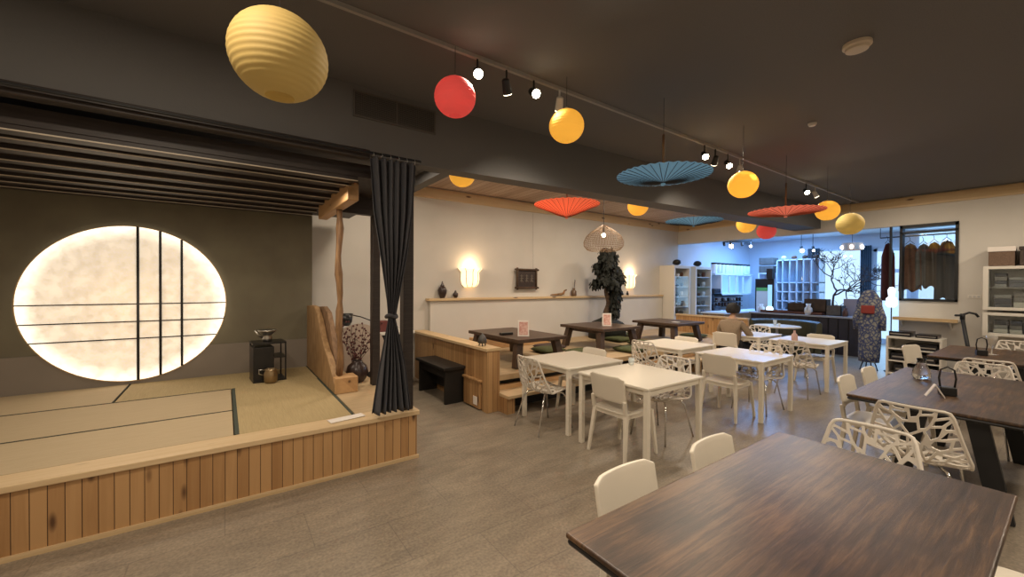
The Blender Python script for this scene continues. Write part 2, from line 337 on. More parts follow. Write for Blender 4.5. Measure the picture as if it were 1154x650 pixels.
# shop
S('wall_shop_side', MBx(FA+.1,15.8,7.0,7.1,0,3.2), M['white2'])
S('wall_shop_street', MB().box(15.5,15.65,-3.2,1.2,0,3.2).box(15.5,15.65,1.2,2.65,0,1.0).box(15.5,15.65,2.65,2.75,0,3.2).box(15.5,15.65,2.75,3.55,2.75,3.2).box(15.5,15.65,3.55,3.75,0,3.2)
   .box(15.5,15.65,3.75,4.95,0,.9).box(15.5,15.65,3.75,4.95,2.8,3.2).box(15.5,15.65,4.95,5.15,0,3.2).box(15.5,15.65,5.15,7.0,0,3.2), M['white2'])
w = S('window_1', MB().box(15.5,15.6,3.75,3.8,.9,2.8).box(15.5,15.6,4.9,4.95,.9,2.8).box(15.5,15.6,3.75,4.95,.9,.95).box(15.5,15.6,3.75,4.95,2.75,2.8), M['shelfc'])
MBx(15.54,15.55,3.8,4.9,.95,2.75).build('window_pane', M['pane'], w)
w = S('added_window', MB().box(15.5,15.6,1.2,1.25,1.0,3.2).box(15.5,15.6,2.6,2.65,1.0,3.2).box(15.5,15.6,1.2,2.65,1.0,1.05).box(15.5,15.6,1.2,2.65,3.15,3.2), M['shelfc'])  # opening added to give a bright backdrop behind the garments
MBx(15.54,15.55,1.25,2.6,1.05,3.15).build('window_pane', M['pane'], w)
d = S('door_1', MB().box(15.5,15.58,2.75,2.83,0,2.75).box(15.5,15.58,3.47,3.55,0,2.75).box(15.5,15.58,2.75,3.55,2.05,2.15).box(15.5,15.58,2.75,3.55,0,.15).box(15.5,15.58,2.75,3.55,2.67,2.75), M['shelfc'])
MB().box(15.53,15.54,2.83,3.47,.15,2.05).box(15.53,15.54,2.83,3.47,2.15,2.67).build('door_pane', M['pane'], d)
MB().tube([(15.47,2.9,1.0),(15.47,2.9,1.3)],.012).build('door_handle', M['steel'], d)
# black framed inner window
w = S('window_3', MB().box(FA-.03,FA+.16,1.30,1.34,1.38,2.84).box(FA-.03,FA+.16,2.04,2.08,1.38,2.84).box(FA-.03,FA+.16,1.30,2.08,1.38,1.42).box(FA-.03,FA+.16,1.30,2.08,2.68,2.71).box(FA-.03,FA+.16,1.30,2.08,2.78,2.84).box(FA,FA+.06,2.2,2.235,1.3,2.84), M['blackmat'])
MBx(FA+.05,FA+.056,1.34,2.04,1.42,2.68).build('window_pane', M['pane'], w)

# ------------------------------------------------------------------ stage
st = T('stage_platform', 'raised pine-clad stage along the left with a plank front', 'stage', (0,3.65,0))
MBx(-2.58,1.47,.02,2.84,.0,.41).build('base', M['blackmat'], st)
for a0, a1 in ((-2.58,1.49),): MBx(a0,a1,0,.02,.03,.41).build('front_cladding', M['pine'], st)
MBx(1.47,1.49,.02,1.45,.03,.41).build('side_cladding', M['pine'], st)
MB().box(-2.58,1.51,-.025,.2,.41,.452).build('nosing', M['pine_lt'], st, bevel=.006)
MB().box(-2.58,1.505,-.018,0,0,.03).build('floor_strip', M['pine_lt'], st)
MBx(.98,1.51,.2,2.85,.41,.448).build('side_deck', M['tray'], st)
def tatami(x0,x1,y0,y1,label,m,bord=0,g=None):
    t = T('tatami_mat', label, 'mat', ((x0+x1)/2,(y0+y1)/2,.41), 0, g)
    hx, hy = (x1-x0)/2-.004, (y1-y0)/2-.004
    MBx(-hx,hx,-hy,hy,0,.042).build('rush_surface', m, t, bevel=.003)
    b = MB()
    if bord == 0: b.box(-hx,hx,hy-.022,hy,.03,.0445)
    elif bord == 1: b.box(-hx,-hx+.03,-hy,hy,.03,.0445); b.box(hx-.022,hx,-hy,hy,.03,.0445)
    else: b.box(hx-.012,hx,-hy,hy,.03,.0445)
    b.build('cloth_border', M['border2'] if bord==1 else M['border'], t)
tatami(-2.58,.06,3.85,4.62,'long woven mat just behind the front nosing of the stage',M['tatami'])
tatami(-2.58,.06,4.62,5.56,'long woven mat in the middle row of the stage',M['tatami'])
tatami(-2.58,-.9,5.56,6.47,'woven mat against the stage wall, left of the seam below the disc',M['tatami'],2)
tatami(-.9,.97,5.56,6.47,'woven mat against the stage wall under the black kettle stand',M['tatami2'],2)
tatami(.06,.97,3.85,5.56,'greenish woven mat at the right end of the stage',M['tatami2'],1)
# sheet of paper
tag(MB().box(-.15,.15,-.05,.05,0,.004).build('paper_sheet', M['papercard'], loc=(.88,3.76,.456)), 'white paper sheet lying on the stage edge left of the curtain', 'paper')
bpy.data.objects['paper_sheet'].rotation_euler = (0,0,R(8))

# disc
dz = 1.40; dx = -.89
t = T('moon_disc_light', 'large round backlit paper panel glowing on the olive stage wall', 'wall light', (dx,6.455,dz))
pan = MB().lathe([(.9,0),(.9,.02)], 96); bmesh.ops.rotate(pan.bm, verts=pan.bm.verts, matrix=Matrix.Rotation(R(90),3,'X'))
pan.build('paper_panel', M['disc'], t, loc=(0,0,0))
r_ = MB(); r_.tube([(.905*math.cos(2*PI*i/96),-.012,.905*math.sin(2*PI*i/96)) for i in range(96)], .008, 6, close=True); r_.build('rim', M['pine_lty'], t, smooth=True)
for x in (-.83,-.63,-.43):
    h = math.sqrt(.9**2-(x-dx)**2); MB().box(x-dx-.012,x-dx+.012,-.05,-.025,-h,h).build('vertical_bar', M['black'], t)
for z in (1.395,1.19,.99):
    h = math.sqrt(.9**2-(z-dz)**2); MB().box(-h,h,-.035,-.022,z-dz-.006,z-dz+.006).build('horizontal_bar', M['black'], t)

# stage ceiling
o = S('ceiling', MBx(-2.6,1.55,3.9,6.5,2.64,2.76), M['dkwood'])
for i, b in enumerate((3.93,4.17,4.51,4.91,5.28,5.63,5.98,6.30)):
    t = T('ceiling_slat', 'dark timber slat across the stage ceiling with a painted highlight along its lower edge', 'slat', (-.77,b,2.60), 0, 'dark slats under the stage ceiling')
    MBx(-1.83,1.78,-.02,.12,.004,.1).build('board', M['dkwood'], t)
    MBx(-1.83,1.78,-.026,-.014,0,.007).build('edge_highlight', M['lip'], t)
tag(MBx(-2.6,1.05,-.01,.06,-.05,.03).build('front_rail', M['dkwood'], loc=(0,3.66,2.80), bevel=.01), 'long dark rail along the lower edge of the bulkhead above the stage', 'rail')
# rough beam, posts, log
tag(MBx(-.055,.055,-.75,.75,-.12,.12).build('timber_beam', M['pine_y'], loc=(1.03,4.9,2.585), bevel=.012), 'short rough pale timber beam on top of the log post', 'beam')
tag(MBx(-.25,.25,-.05,.05,-.12,.12).build('cross_beam', M['dkwood'], loc=(1.33,4.87,2.57), bevel=.006), 'dark stained cross beam between pale beam and rear black post', 'beam')
tag(MBx(-.045,.045,-.05,.05,0,2.0).build('post', M['dkwood'], loc=(1.46,4.87,.45), bevel=.006), 'black square post at the rear right of the stage, behind the curtain', 'post')
tag(MBx(-.05,.05,-.05,.05,0,2.31).build('post', M['dkwood'], loc=(1.42,3.74,.455), bevel=.006), 'black square post at the front right corner of the stage, beside the curtain', 'post')
mb = MB(); pts = []; rr = []
for i in range(19):
    z = .62+1.85*i/18; pts.append((.009*math.sin(i*.9)+.006*math.sin(i*.37), .01*math.cos(i*.8), z)); rr.append(.034+.006*math.sin(i*1.3)+.004*math.sin(i*2.9))
mb.tube(pts, rr, 14)
t = T('log_post', 'knobbly peeled log post standing at the low end of the carved divider', 'post', (1.04,4.78,0))
mb.build('trunk', M['log'], t, smooth=True)
MBx(-.07,.17,-.13,.10,.45,.62).build('foot_box', M['pine_y'], t, bevel=.006)
# carved divider
t = T('carved_divider', 'curved live-edge pine divider slab at the right side of the stage', 'divider', (1.0,0,.45))
poly = [(6.46,0),(4.66,0),(4.66,.10),(4.8,.20),(5.0,.33),(5.2,.42),(5.4,.55),(5.55,.70),(5.72,.82),(5.9,.89),(6.1,.90),(6.46,.88)]
MB().prism(poly,'x',-.035,.035).build('slab', M['slab'], t, bevel=.012)
MB().prism([(6.44,0),(5.0,0),(4.95,.18),(5.05,.34),(5.15,.5),(5.28,.68),(5.45,.84),(5.7,.90),(6.44,.86)],'x',.04,.10).build('bark_slab', mat('darker_slab_wood',(.27,.16,.085),.7,rgb2=(.17,.095,.05),scale=5,stretch=(5,3,1)), t, bevel=.012)  # rear slab in a darker brown than the front one

# curtain
t = T('curtain', 'charcoal curtain tied at the waist in front of the black post', 'curtain', (0,3.6,0))
def cw(z):
    K = [(.50,1.06,1.405,1),(.9,1.115,1.35,.9),(1.2,1.165,1.285,.7),(1.34,1.19,1.25,.5),(1.5,1.175,1.28,.6),(1.9,1.12,1.36,.8),(2.3,1.06,1.42,.95),(2.75,1.03,1.45,1)]
    for i in range(len(K)-1):
        if z <= K[i+1][0]:
            f = (z-K[i][0])/(K[i+1][0]-K[i][0]); f = f*f*(3-2*f) if False else f
            return [K[i][j]*(1-f)+K[i+1][j]*f for j in (1,2,3)]
    return K[-1][1:]
vs = []; nu, nv = 90, 60
for j in range(nv+1):
    z = .50+2.25*j/nv; l, r, k = cw(z)
    for i in range(nu+1):
        s = i/nu; x = l+(r-l)*s
        y = .035*k*math.sin(s*2*PI*6.5+.3*math.sin(z*2))+.012*math.sin(s*31+z*3)
        if z < 1.34: y *= 1+.5*(1.34-z)
        vs.append((x+.01*math.sin(s*40)*(1-k), y-.015, z))
fs = [(j*(nu+1)+i, j*(nu+1)+i+1, (j+1)*(nu+1)+i+1, (j+1)*(nu+1)+i) for j in range(nv) for i in range(nu)]
MB()._add(vs, fs).build('drape', M['curtain'], t, smooth=True, solid=.004)
MB().tube([(1.222+.045*math.cos(a), -.01+.045*math.sin(a), 1.36+.01*math.sin(a*2)) for a in [2*PI*i/16 for i in range(16)]], .016, 8, close=True).build('tieback', M['curtain'], t, smooth=True)
for i in range(6):
    x = 1.06+.075*i; MB().tube([(x,.0+.022*math.cos(a),2.775+.022*math.sin(a)) for a in [2*PI*k/14 for k in range(14)]], .003, 6, close=True).build('ring', M['steel'], t, smooth=True)
tag(MB().tube([(-2.55,0,0),(1.5,0,0)], .011, 10).build('curtain_rod', M['blackmat'], loc=(0,3.6,2.79), smooth=True), 'thin black curtain rod running above the stage front', 'curtain rod')

# kettle stand on the stage
t = T('tea_stand', 'black wooden tea stand with open frame standing on the stage mat', 'stand', (.43,5.86,.452), R(4)); t.scale=(.88,.9,1)
MB().box(-.19,.06,-.17,.17,0,.42).build('cabinet', M['black'], t, bevel=.005)
mb = MB()
for x in (-.18,.2):
    for y in (-.17,.17): mb.bar((x,y,0),(x,y,.47),.018)
mb.box(-.19,.21,-.18,.18,.455,.475); mb.box(-.19,.21,-.18,.18,.0,.02); mb.box(.06,.21,-.18,.18,.28,.295)
mb.build('frame', M['black'], t)
t = T('kettle', 'dull metal kettle with wide funnel top on the black tea stand', 'kettle', (.43,5.84,.93))
MB().lathe([(.05,0),(.055,.04),(.045,.07),(.05,.08),(.10,.125),(.105,.14),(.095,.14),(.04,.085)],24).build('body', M['steel'], t, smooth=True)
MB().tube([(-.05,0,.05),(-.10,0,.09),(-.13,0,.14)],[.016,.012,.009],8).build('spout', M['steel'], t, smooth=True)
t = T('brass_pot', 'small brassy pot in front of the black tea stand', 'pot', (.45,5.62,.452))
MB().lathe([(.05,0),(.07,.03),(.075,.12),(.06,.15),(.065,.17),(.055,.17),(.05,.1)],20).build('body', mat('aged_brass',(.32,.23,.13),.35,metal=.8), t, smooth=True)
MB().tube([(-.07,0,.1),(-.12,0,.12),(-.12,0,.17),(-.06,0,.16)], .006, 6).build('handle', M['steel'], t, smooth=True)

# vase with branches on the side deck
t = T('branch_vase', 'squat dark vase of dry reddish branches on the deck behind the log post', 'vase', (1.32,5.12,.45))
MB().lathe([(.07,0),(.11,.05),(.13,.12),(.11,.2),(.06,.24),(.065,.26),(.05,.26),(.05,.2)],24).build('pot', M['ceramic'], t, smooth=True)
random.seed(3)
mb = MB(); bl = MB()
for i in range(11):
    a = random.uniform(0,2*PI); l = random.uniform(.3,.5); p = Vector((0,0,.2)); pts=[p.copy()]
    for k in range(5):
        p = p + Vector((math.cos(a)*.045+random.uniform(-.02,.02), math.sin(a)*.045+random.uniform(-.02,.02), l/5)); pts.append(p.copy())
        bl.ball(p+Vector((random.uniform(-.02,.02),random.uniform(-.02,.02),.01)), .013, 5)
        q = p+Vector((random.uniform(-.08,.08),random.uniform(-.08,.08),.06)); mb.tube([p,q],.002,4); bl.ball(q,.012,5)
    mb.tube(pts,.003,5)
mb.build('twigs', M['branch'], t); bl.build('buds', mat('dried_red_buds',(.10,.03,.028),.8), t)['kind']='stuff'
# leaning round fan panel
t = tag(MB().lathe([(.001,-.008),(.33,-.008),(.33,.008),(.001,.008)],48).build('woven_disc', mat('pale_pink_paper_disc',(.46,.37,.30),.8,var=.1), loc=(1.44,5.50,.79)), 'pale round panel standing behind the branch vase', 'panel')
t.rotation_euler = (R(80),0,R(-12))
# watering scoop + small cubby + side counter items
t = T('cubby_box', 'open-fronted pale box with dark inside, behind the log post', 'box', (1.38,6.05,.45))
MB().box(-.15,.15,.14,.15,0,.6).box(-.15,-.13,-.15,.15,0,.6).box(.13,.15,-.15,.15,0,.6).box(-.15,.15,-.15,.15,.58,.6).box(-.15,.15,-.15,.15,.3,.32).build('shell', M['ceramicw'], t)
MBx(-.13,.13,.12,.14,0,.58).build('back', M['black'], t)
t = T('ladle_pot', 'black pot with a long thin handle standing on the pale box', 'pot', (1.40,6.05,1.05))
MB().lathe([(.05,0),(.085,.05),(.1,.17),(.09,.17),(.07,.05)],20).build('body', M['black'], t, smooth=True)
MB().tube([(.08,0,.15),(.2,-.02,.12),(.34,-.05,.06)],.009,6).build('handle', M['black'], t, smooth=True)
t = T('side_counter', 'low dark counter behind the curtain by the white wall', 'counter', (2.1,6.4,0))
MBx(-.35,.35,-.2,.2,0,.86).build('body', M['bench'], t, bevel=.005)
MBx(-.38,.38,-.23,.23,.86,.9).build('top', M['shelfw'], t, bevel=.005)
tag(MBx(-.11,.11,-.08,.08,0,.17).build('red_box', mat('dull_red_box',(.14,.035,.03),.6), loc=(1.98,6.35,.9), bevel=.004), 'dull red box on the side counter left of the curtain', 'box')
for i,(x,y) in enumerate(((2.2,6.3),(2.42,6.28))):
    t = T('mug', ['white mug beside the red box on the side counter','white mug at the right end of the side counter'][i], 'mug', (x,y,.9))
    MB().lathe([(.03,0),(.04,.01),(.042,.1),(.036,.1),(.034,.015)],18).build('cup', M['ceramicw'], t, smooth=True)
    MB().tube([(.04,0,.08),(.07,0,.07),(.07,0,.035),(.04,0,.025)],.006,6).build('handle', M['ceramicw'], t, smooth=True)
# black bench
t = T('black_bench', 'black painted bench with solid sides against the pine half wall', 'bench', (2.60,5.47,0))
MBx(-.19,.17,-.5,.5,.47,.51).build('seat_board', M['bench'], t, bevel=.006)
MBx(-.15,.14,-.46,-.42,0,.47).build('side_panel', M['bench'], t); MBx(-.15,.14,.42,.46,0,.47).build('side_panel', M['bench'], t)
MBx(.06,.09,-.42,.42,.12,.47).build('back_rail', M['bench'], t); MBx(-.12,-.10,-.42,.42,.34,.47).build('apron', M['bench'], t)

# ------------------------------------------------------------------ pine half wall + dining platform
t = T('half_wall', 'pine half wall with pale cap rail at the end of the dining platform', 'half wall', (2.82,0,0))
MB().box(-.08,.08,4.4,6.82,0,.79).build('panel', M['pine'], t)
MB().box(-.12,.11,4.36,6.82,.79,.83).build('cap_rail', M['pine_lty'], t, bevel=.006)
MB().box(-.095,.10,4.375,4.5,0,.79).build('end_post', M['pine'], t, bevel=.005)
MB().box(-.12,-.082,4.52,4.95,.02,.37).box(-.135,-.082,4.5,4.97,.37,.40).build('access_panel', M['pine'], t, bevel=.006)
MBx(-.124,-.12,4.58,4.68,.06,.17).build('sticker', M['papercard'], t)
# ornament on the half wall
t = T('bell_ornament', 'small dark grey bell-shaped ornament on the end of the half wall cap', 'ornament', (2.80,4.62,.83))
MB().lathe([(.05,.035),(.062,.04),(.055,.09),(.04,.13),(.015,.15),(.005,.17)],18).build('bell', mat('pewter',(.09,.085,.08),.5,metal=.5), t, smooth=True)
mb = MB()
for k in range(3): mb.tube([(.04*math.cos(k*2.1),.04*math.sin(k*2.1),.04),(.05*math.cos(k*2.1),.05*math.sin(k*2.1),0)],.008,6)
mb.build('feet', M['blackmat'], t)
t = T('dining_platform', 'raised pine dining platform with a step along the back wall', 'platform', (0,0,0))
MBx(2.91,10.6,4.55,WB-.005,0,.36).build('base', M['blackmat'], t)
MBx(2.91,10.6,4.48,4.55,.24,.30).build('riser', M['pine_x'], t)
MBx(2.91,10.6,4.45,WB-.005,.37,.45).build('deck', M['tray'], t, bevel=.006)
MBx(2.91,9.4,4.16,4.5,.20,.24).build('step_board', M['pine_lt'], t, bevel=.005)
for x in (2.91,5.2,7.3,9.28): MBx(x,x+.12,4.19,4.44,0,.2).build('step_support', M['pine'], t)
MBx(2.91,9.4,4.44,4.48,0,.2).build('step_back', M['blackmat'], t)
t = T('platform_screen', 'low orange pine screen closing the far end of the dining platform', 'screen', (9.75,5.0,.45))
MBx(-.03,.03,-.6,1.2,0,.42).build('panel', M['pine'], t); MBx(-.05,.05,-.6,1.2,.42,.46).build('cap', M['pine_lty'], t)

def low_table(hx, hy):
    t = T('low_table', '', 'table')
    MB().box(-hx,hx,-hy,hy,.37,.42).build('tabletop', M['lowtab'], t, bevel=.006)
    for sx in (-1,1):
        for sy in (-1,1):
            MB().bar((sx*(hx-.04),sy*(hy-.10),0),(sx*(hx-.11),sy*(hy-.16),.37),.11,.10).build('leg', M['lowtab'], t)
    for sx in (-1,1): MBx(sx*(hx-.12)-.02,sx*(hx-.12)+.02,-hy+.17,hy-.17,.31,.37).build('rail', M['lowtab'], t)
    return t
def lt(x, y, hx, hy, lab):
    t = low_table(hx, hy); t.location = (x,y,.45); t['label'] = lab; t['group'] = 'low dark tables on the dining platform'
    del t['group']
lt(3.82,5.28,.46,.72,'dark low table with splayed legs nearest the pine half wall')
lt(5.95,5.42,.53,.56,'dark low table in front of the tree sculpture')
lt(7.92,5.25,.5,.56,'dark low table at the far end of the dining platform')
def menu(x, y, z, rz, lab):
    t = T('menu_card', lab, 'menu', (x,y,z), rz)
    MB().prism([(-.03,0),(.03,0),(.004,.24),(-.004,.24)],'x',-.085,.085).build('card', M['papercard'], t)
    v = [(-.065,-.0285,.02),(.065,-.0285,.02),(.065,-.0065,.215),(-.065,-.0065,.215)]
    MB()._add(v,[(0,1,2,3)]).build('printed_picture', M['pinkprint'], t, solid=.001)
menu(3.68,4.88,.87,R(-35),'pink and white menu card standing on the nearest low table')
menu(5.95,5.25,.87,R(-35),'pink and white menu card on the low table before the tree')
tag(MBx(-.12,.12,-.06,.06,0,.04).build('condiment_tray', M['black'], loc=(3.5,5.1,.872), rotation=0) if False else MB().box(-.10,.10,-.05,.05,0,.035).build('condiment_tray', M['black'], loc=(3.55,5.15,.872), bevel=.008), 'small black tray left of the menu card on the nearest low table', 'tray')
tag(MB().box(-.05,.05,-.07,.07,0,.012).build('phone', M['ceramicw'], loc=(7.75,4.95,.872), bevel=.004), 'small white tablet lying on the far low table', 'tablet')
cushdef = []
def cushion(x, y, m, lab, rz=0, z=.45):
    mb = MB(); n = 12; vs=[]; 
    for s in (1,-1):
        for j in range(n+1):
            for i in range(n+1):
                u = i/n*2-1; v = j/n*2-1; h = (1-u**4)*(1-v**4); vs.append((.25*u*(1-.05*v*v), .25*v*(1-.05*u*u), .045+s*.042*h**.5))
    k = (n+1)**2; fs = [(j*(n+1)+i,j*(n+1)+i+1,(j+1)*(n+1)+i+1,(j+1)*(n+1)+i) for j in range(n) for i in range(n)]
    fs += [tuple(k+q for q in f) for f in fs]
    mb._add(vs, fs); bmesh.ops.remove_doubles(mb.bm, verts=mb.bm.verts, dist=.001)
    o = mb.build('floor_cushion', m, loc=(x,y,z+.003), smooth=True); o.rotation_euler=(0,0,rz); tag(o, lab, 'cushion')
cushion(4.70,5.5,M['green_c'],'green floor cushion right of the nearest low table')
cushion(5.05,4.98,M['green_c'],'green floor cushion at the near corner of the tree table')
cushion(4.95,5.75,M['brown_c'],'dark brown floor cushion left of the tree table')
cushion(6.0,4.74,M['green_c'],'green floor cushion in front of the tree table')
cushion(6.85,5.1,M['green_c'],'green floor cushion right of the tree table, nearer the step')
cushion(6.9,5.75,M['green_c'],'green floor cushion right of the tree table, nearer the wall')
cushion(7.6,6.3,M['green_c'],'green floor cushion behind the far low table')
cushion(8.85,5.2,M['green_c'],'green floor cushion right of the far low table')
tag(MB().box(-.85,.85,-.17,.17,0,.2).build('wall_bench', M['pine_x'], loc=(4.6,6.5,.45), bevel=.01), 'low pine bench against the half wall behind the nearest table', 'bench')

# ledge things
t = T('lidded_urn', 'dark lidded urn at the left end of the wall ledge', 'urn', (3.25,6.78,1.392))
MB().lathe([(.045,0),(.05,.02),(.075,.08),(.085,.14),(.06,.2),(.03,.22)],20).build('body', M['ceramic'], t, smooth=True)
MB().lathe([(.045,.205),(.04,.23),(.02,.26),(.012,.29),(.004,.31)],16).build('lid', M['ceramic'], t, smooth=True)
MB().tube([(.06,-.03,.17),(.12,-.04,.15),(.1,-.04,.12)],.007,6).build('handle', M['ceramicw'], t, smooth=True)
t = tag(MB().lathe([(.03,0),(.05,.04),(.05,.08),(.02,.11),(.02,.13),(.005,.14)],18).build('small_jar', M['ceramic'], loc=(3.52,6.78,1.392), smooth=True), 'small dark round jar right of the urn on the ledge', 'jar')
# sconces
def sconce():
    t = T('wall_sconce', '', 'wall light')
    def bowl(k, z): return 1
    vs=[]; n=20; prof=[(.13,-.18),(.18,-.13),(.20,-.04),(.195,.05),(.19,.10),(.26,.17)]
    for r,z in prof:
        for k in range(n+1):
            a = PI*k/n; vs.append((r*math.cos(a), -r*.62*math.sin(a), z))
    fs=[(j*(n+1)+i,j*(n+1)+i+1,(j+1)*(n+1)+i+1,(j+1)*(n+1)+i) for j in range(len(prof)-1) for i in range(n)]
    MB()._add(vs,fs).build('shade', mat('amber_shell_shade',(.80,.60,.38),.6,emit=1.7,ecol=(1,.72,.42)) if 'amber_shell_shade' not in bpy.data.materials else bpy.data.materials['amber_shell_shade'], t, smooth=True, solid=.004)
    mb=MB()
    for k in (0,.28,.5,.72,1):
        a=PI*k; mb.tube([(r*1.02*math.cos(a),-r*.64*math.sin(a),z) for r,z in prof],.006,6)
    mb.build('ribs', M['rattan'], t)
    MB().ball((0,-.06,.03),.045,10).build('bulb', M['bulb'], t, smooth=True)
    return t
P = Proto(sconce)
P.put((3.86,WB,1.78),0,'glowing amber shell sconce right of the urn')
P.put((8.62,WB,1.75),0,'glowing amber shell sconce right of the tree sculpture')
# hung plaque
t = T('carved_plaque', 'dark wooden plaque hung by a thread above the ledge', 'plaque', (5.2,6.8,1.77))
MBx(-.25,.25,-.01,.02,-.17,.17).build('board', mat('carved_dark_board',(.05,.032,.025),.6,var=.4,scale=18), t, bevel=.004)
mb = MB()
for z in (-.19,.19): mb.tube([(-.31,-.02,z),(.31,-.02,z)],.022,8)
for x in (-.25,.25): mb.tube([(x,-.02,-.23),(x,-.02,.23)],.022,8)
mb.build('frame', M['trunk'], t, smooth=True)
mb = MB()
def stroke(x,z,dx,dz): mb.bar((x,-.014,z),(x+dx,-.014,z+dz),.012,.006)
for cx in (-.14,0,.13):
    stroke(cx-.04,.06,.08,0); stroke(cx,.09,0,-.16); stroke(cx-.045,-.0,.09,.01); stroke(cx-.04,-.06,.03,.04); stroke(cx+.01,-.03,.035,-.04)
mb.build('carved_characters', mat('worn_gilt',(.22,.18,.14),.6), t)
MB().tube([(.18,0,.2),(.18,.02,1.40)],.002,4).build('thread', M['trunk'], t)
t = T('driftwood_animal', 'pale driftwood figure with a raised head on the ledge', 'ornament', (6.1,6.77,1.392))
MB().tube([(-.25,0,.03),(-.1,0,.035),(.05,0,.045),(.13,0,.06),(.16,0,.12),(.22,0,.14)],[.012,.025,.03,.026,.02,.018],8).build('body', M['log'], t, smooth=True)
t = T('small_bottle', 'small brown bottle with two thin sticks on the ledge', 'bottle', (6.55,6.77,1.392))
MB().lathe([(.06,0),(.065,.02),(.065,.11),(.03,.14),(.03,.18)],16).build('body', mat('brown_bottle_glass',(.12,.07,.04),.3), t, smooth=True)
MB().tube([(0,0,.1),(.03,0,.38)],.005,5).tube([(0,0,.1),(.06,.01,.36)],.004,5).build('sticks', M['branch'], t)
for i,(x,lab) in enumerate(((8.25,'tiny dark figurine on the ledge beside the far sconce, left one'),(8.45,'tiny dark figurine on the ledge beside the far sconce, right one'))):
    tag(MB().lathe([(.03,0),(.035,.04),(.015,.06),(.022,.08),(.005,.11)],12).build('figurine', M['black'], loc=(x,6.77,1.392), smooth=True), lab, 'figurine')

# tree sculpture
t = T('tree_sculpture', 'dark shaggy artificial tree standing behind the middle low table', 'tree', (7.1,6.25,.45))
pts=[(.03*math.sin(i*.8),.02*math.cos(i),.08*i+.02) for i in range(18)]
MB().tube(pts,[.10-.004*i for i in range(18)],10).build('trunk', M['trunk'], t, smooth=True)
MB().lathe([(.42,0),(.42,.28),(.34,.36),(.16,.44),(.08,.5)],24).build('base', M['foliage'], t, smooth=True)
random.seed(11); mb = MB()
def leafclump(c, r, n):
    for i in range(n):
        d = Vector((random.gauss(0,1),random.gauss(0,1),random.gauss(0,1))).normalized(); p = Vector(c)+d*r*random.uniform(.5,1.05)
        q = p + Vector((d.x*.04,d.y*.04,-.06)); s = d.cross(Vector((0,0,1))).normalized()*.03
        mb._add([p-s*.6,p+s*.6,q+s,q+Vector((0,0,-.03)),q-s],[(0,1,2,3,4)])
cl=[]
for (z,rad,n) in ((1.90,.12,6),(1.78,.22,9),(1.62,.28,12),(1.45,.31,14),(1.28,.30,14),(1.10,.24,8),(.92,.24,7),(.76,.20,5),(.62,.14,4)):
    for k in range(n):
        a = random.uniform(0,2*PI); rr_=random.uniform(.2,1)*rad
        if z < 1.15: a = random.uniform(-1.1,-.1); rr_=max(rr_,.16)
        cl.append((rr_*math.cos(a),rr_*math.sin(a),z+random.uniform(-.06,.06)))
core = MB()
for c in cl:
    core.ball(c,random.uniform(.07,.11),6,jit=.5); leafclump(c,.12,34)
bm2 = core.bm; me_ = bpy.data.meshes.new('x'); bm2.to_mesh(me_); mb.bm.from_mesh(me_); bm2.free(); bpy.data.meshes.remove(me_)
mb.build('foliage', M['foliage'], t)

# rattan pendant
t = T('rattan_pendant', 'wide woven rattan pendant lamp above the middle low table', 'pendant lamp', (5.9,5.3,2.3))
prof=[(.26,0),(.31,.02),(.37,.09),(.375,.17),(.33,.27),(.24,.36),(.13,.43),(.04,.49)]
mb = MB(); n=44
for k in range(n):
    a=2*PI*k/n
    mb.tube([(r*math.cos(a+z*.5),r*math.sin(a+z*.5),z) for r,z in prof],.0026,4)
import bisect
def pr(z):
    for i in range(len(prof)-1):
        if z<=prof[i+1][1]:
            f=(z-prof[i][1])/(prof[i+1][1]-prof[i][1]); return prof[i][0]*(1-f)+prof[i+1][0]*f
    return .04
for j in range(17):
    z=.49*j/17; r=pr(z); mb.tube([(r*math.cos(2*PI*i/40),r*math.sin(2*PI*i/40),z) for i in range(40)],.0030,4,close=True)
mb.build('shade', M['rattan'], t)
MB().tube([(0,0,.49),(0,0,1.07)],.005,6).build('cord', M['blackmat'], t)
MB().lathe([(.06,1.07),(.06,1.098)],20).build('ceiling_cap', M['blackmat'], t)
MB().tube([(0,0,.49),(0,0,.36)],.02,8).build('socket', M['blackmat'], t)
MB().ball((0,0,.30),.038,10).build('bulb', M['bulb'], t, smooth=True)

# ------------------------------------------------------------------ tables & chairs
def white_table():
    t = T('white_table', '', 'table')
    MB().box(-.45,.45,-.43,.43,.715,.74).build('tabletop', M['tabw'], t, bevel=.006)
    MB().box(-.42,.42,-.41,-.39,.665,.715).box(-.42,.42,.39,.41,.665,.715).box(-.42,-.40,-.40,.40,.665,.715).box(.40,.42,-.40,.40,.665,.715).build('apron', M['tabw'], t)
    for x in (-.42,.42):
        for y in (-.4,.4): MBx(x-.024,x+.024,y-.024,y+.024,0,.714).build('leg', M['tabw'], t, bevel=.006)
    return t
WT = Proto(white_table)
WT.put((3.49,3.64,0),0,'square white table nearest the end of the pine half wall')
WT.put((3.47,2.62,0),0,'square white table nearest the camera, with a small glass on its corner')
WT.put((5.72,3.71,0),0,'square white table by the platform step, behind the nearest pair of white tables')
WT.put((5.68,2.62,0),0,'square white table in the centre, in front of the person\'s chair')
WT.put((8.05,2.68,0),0,'square white table shining blue with a pinkish bottle on it')
WT.put((8.15,3.71,0),0,'square white table the seated person sits at')

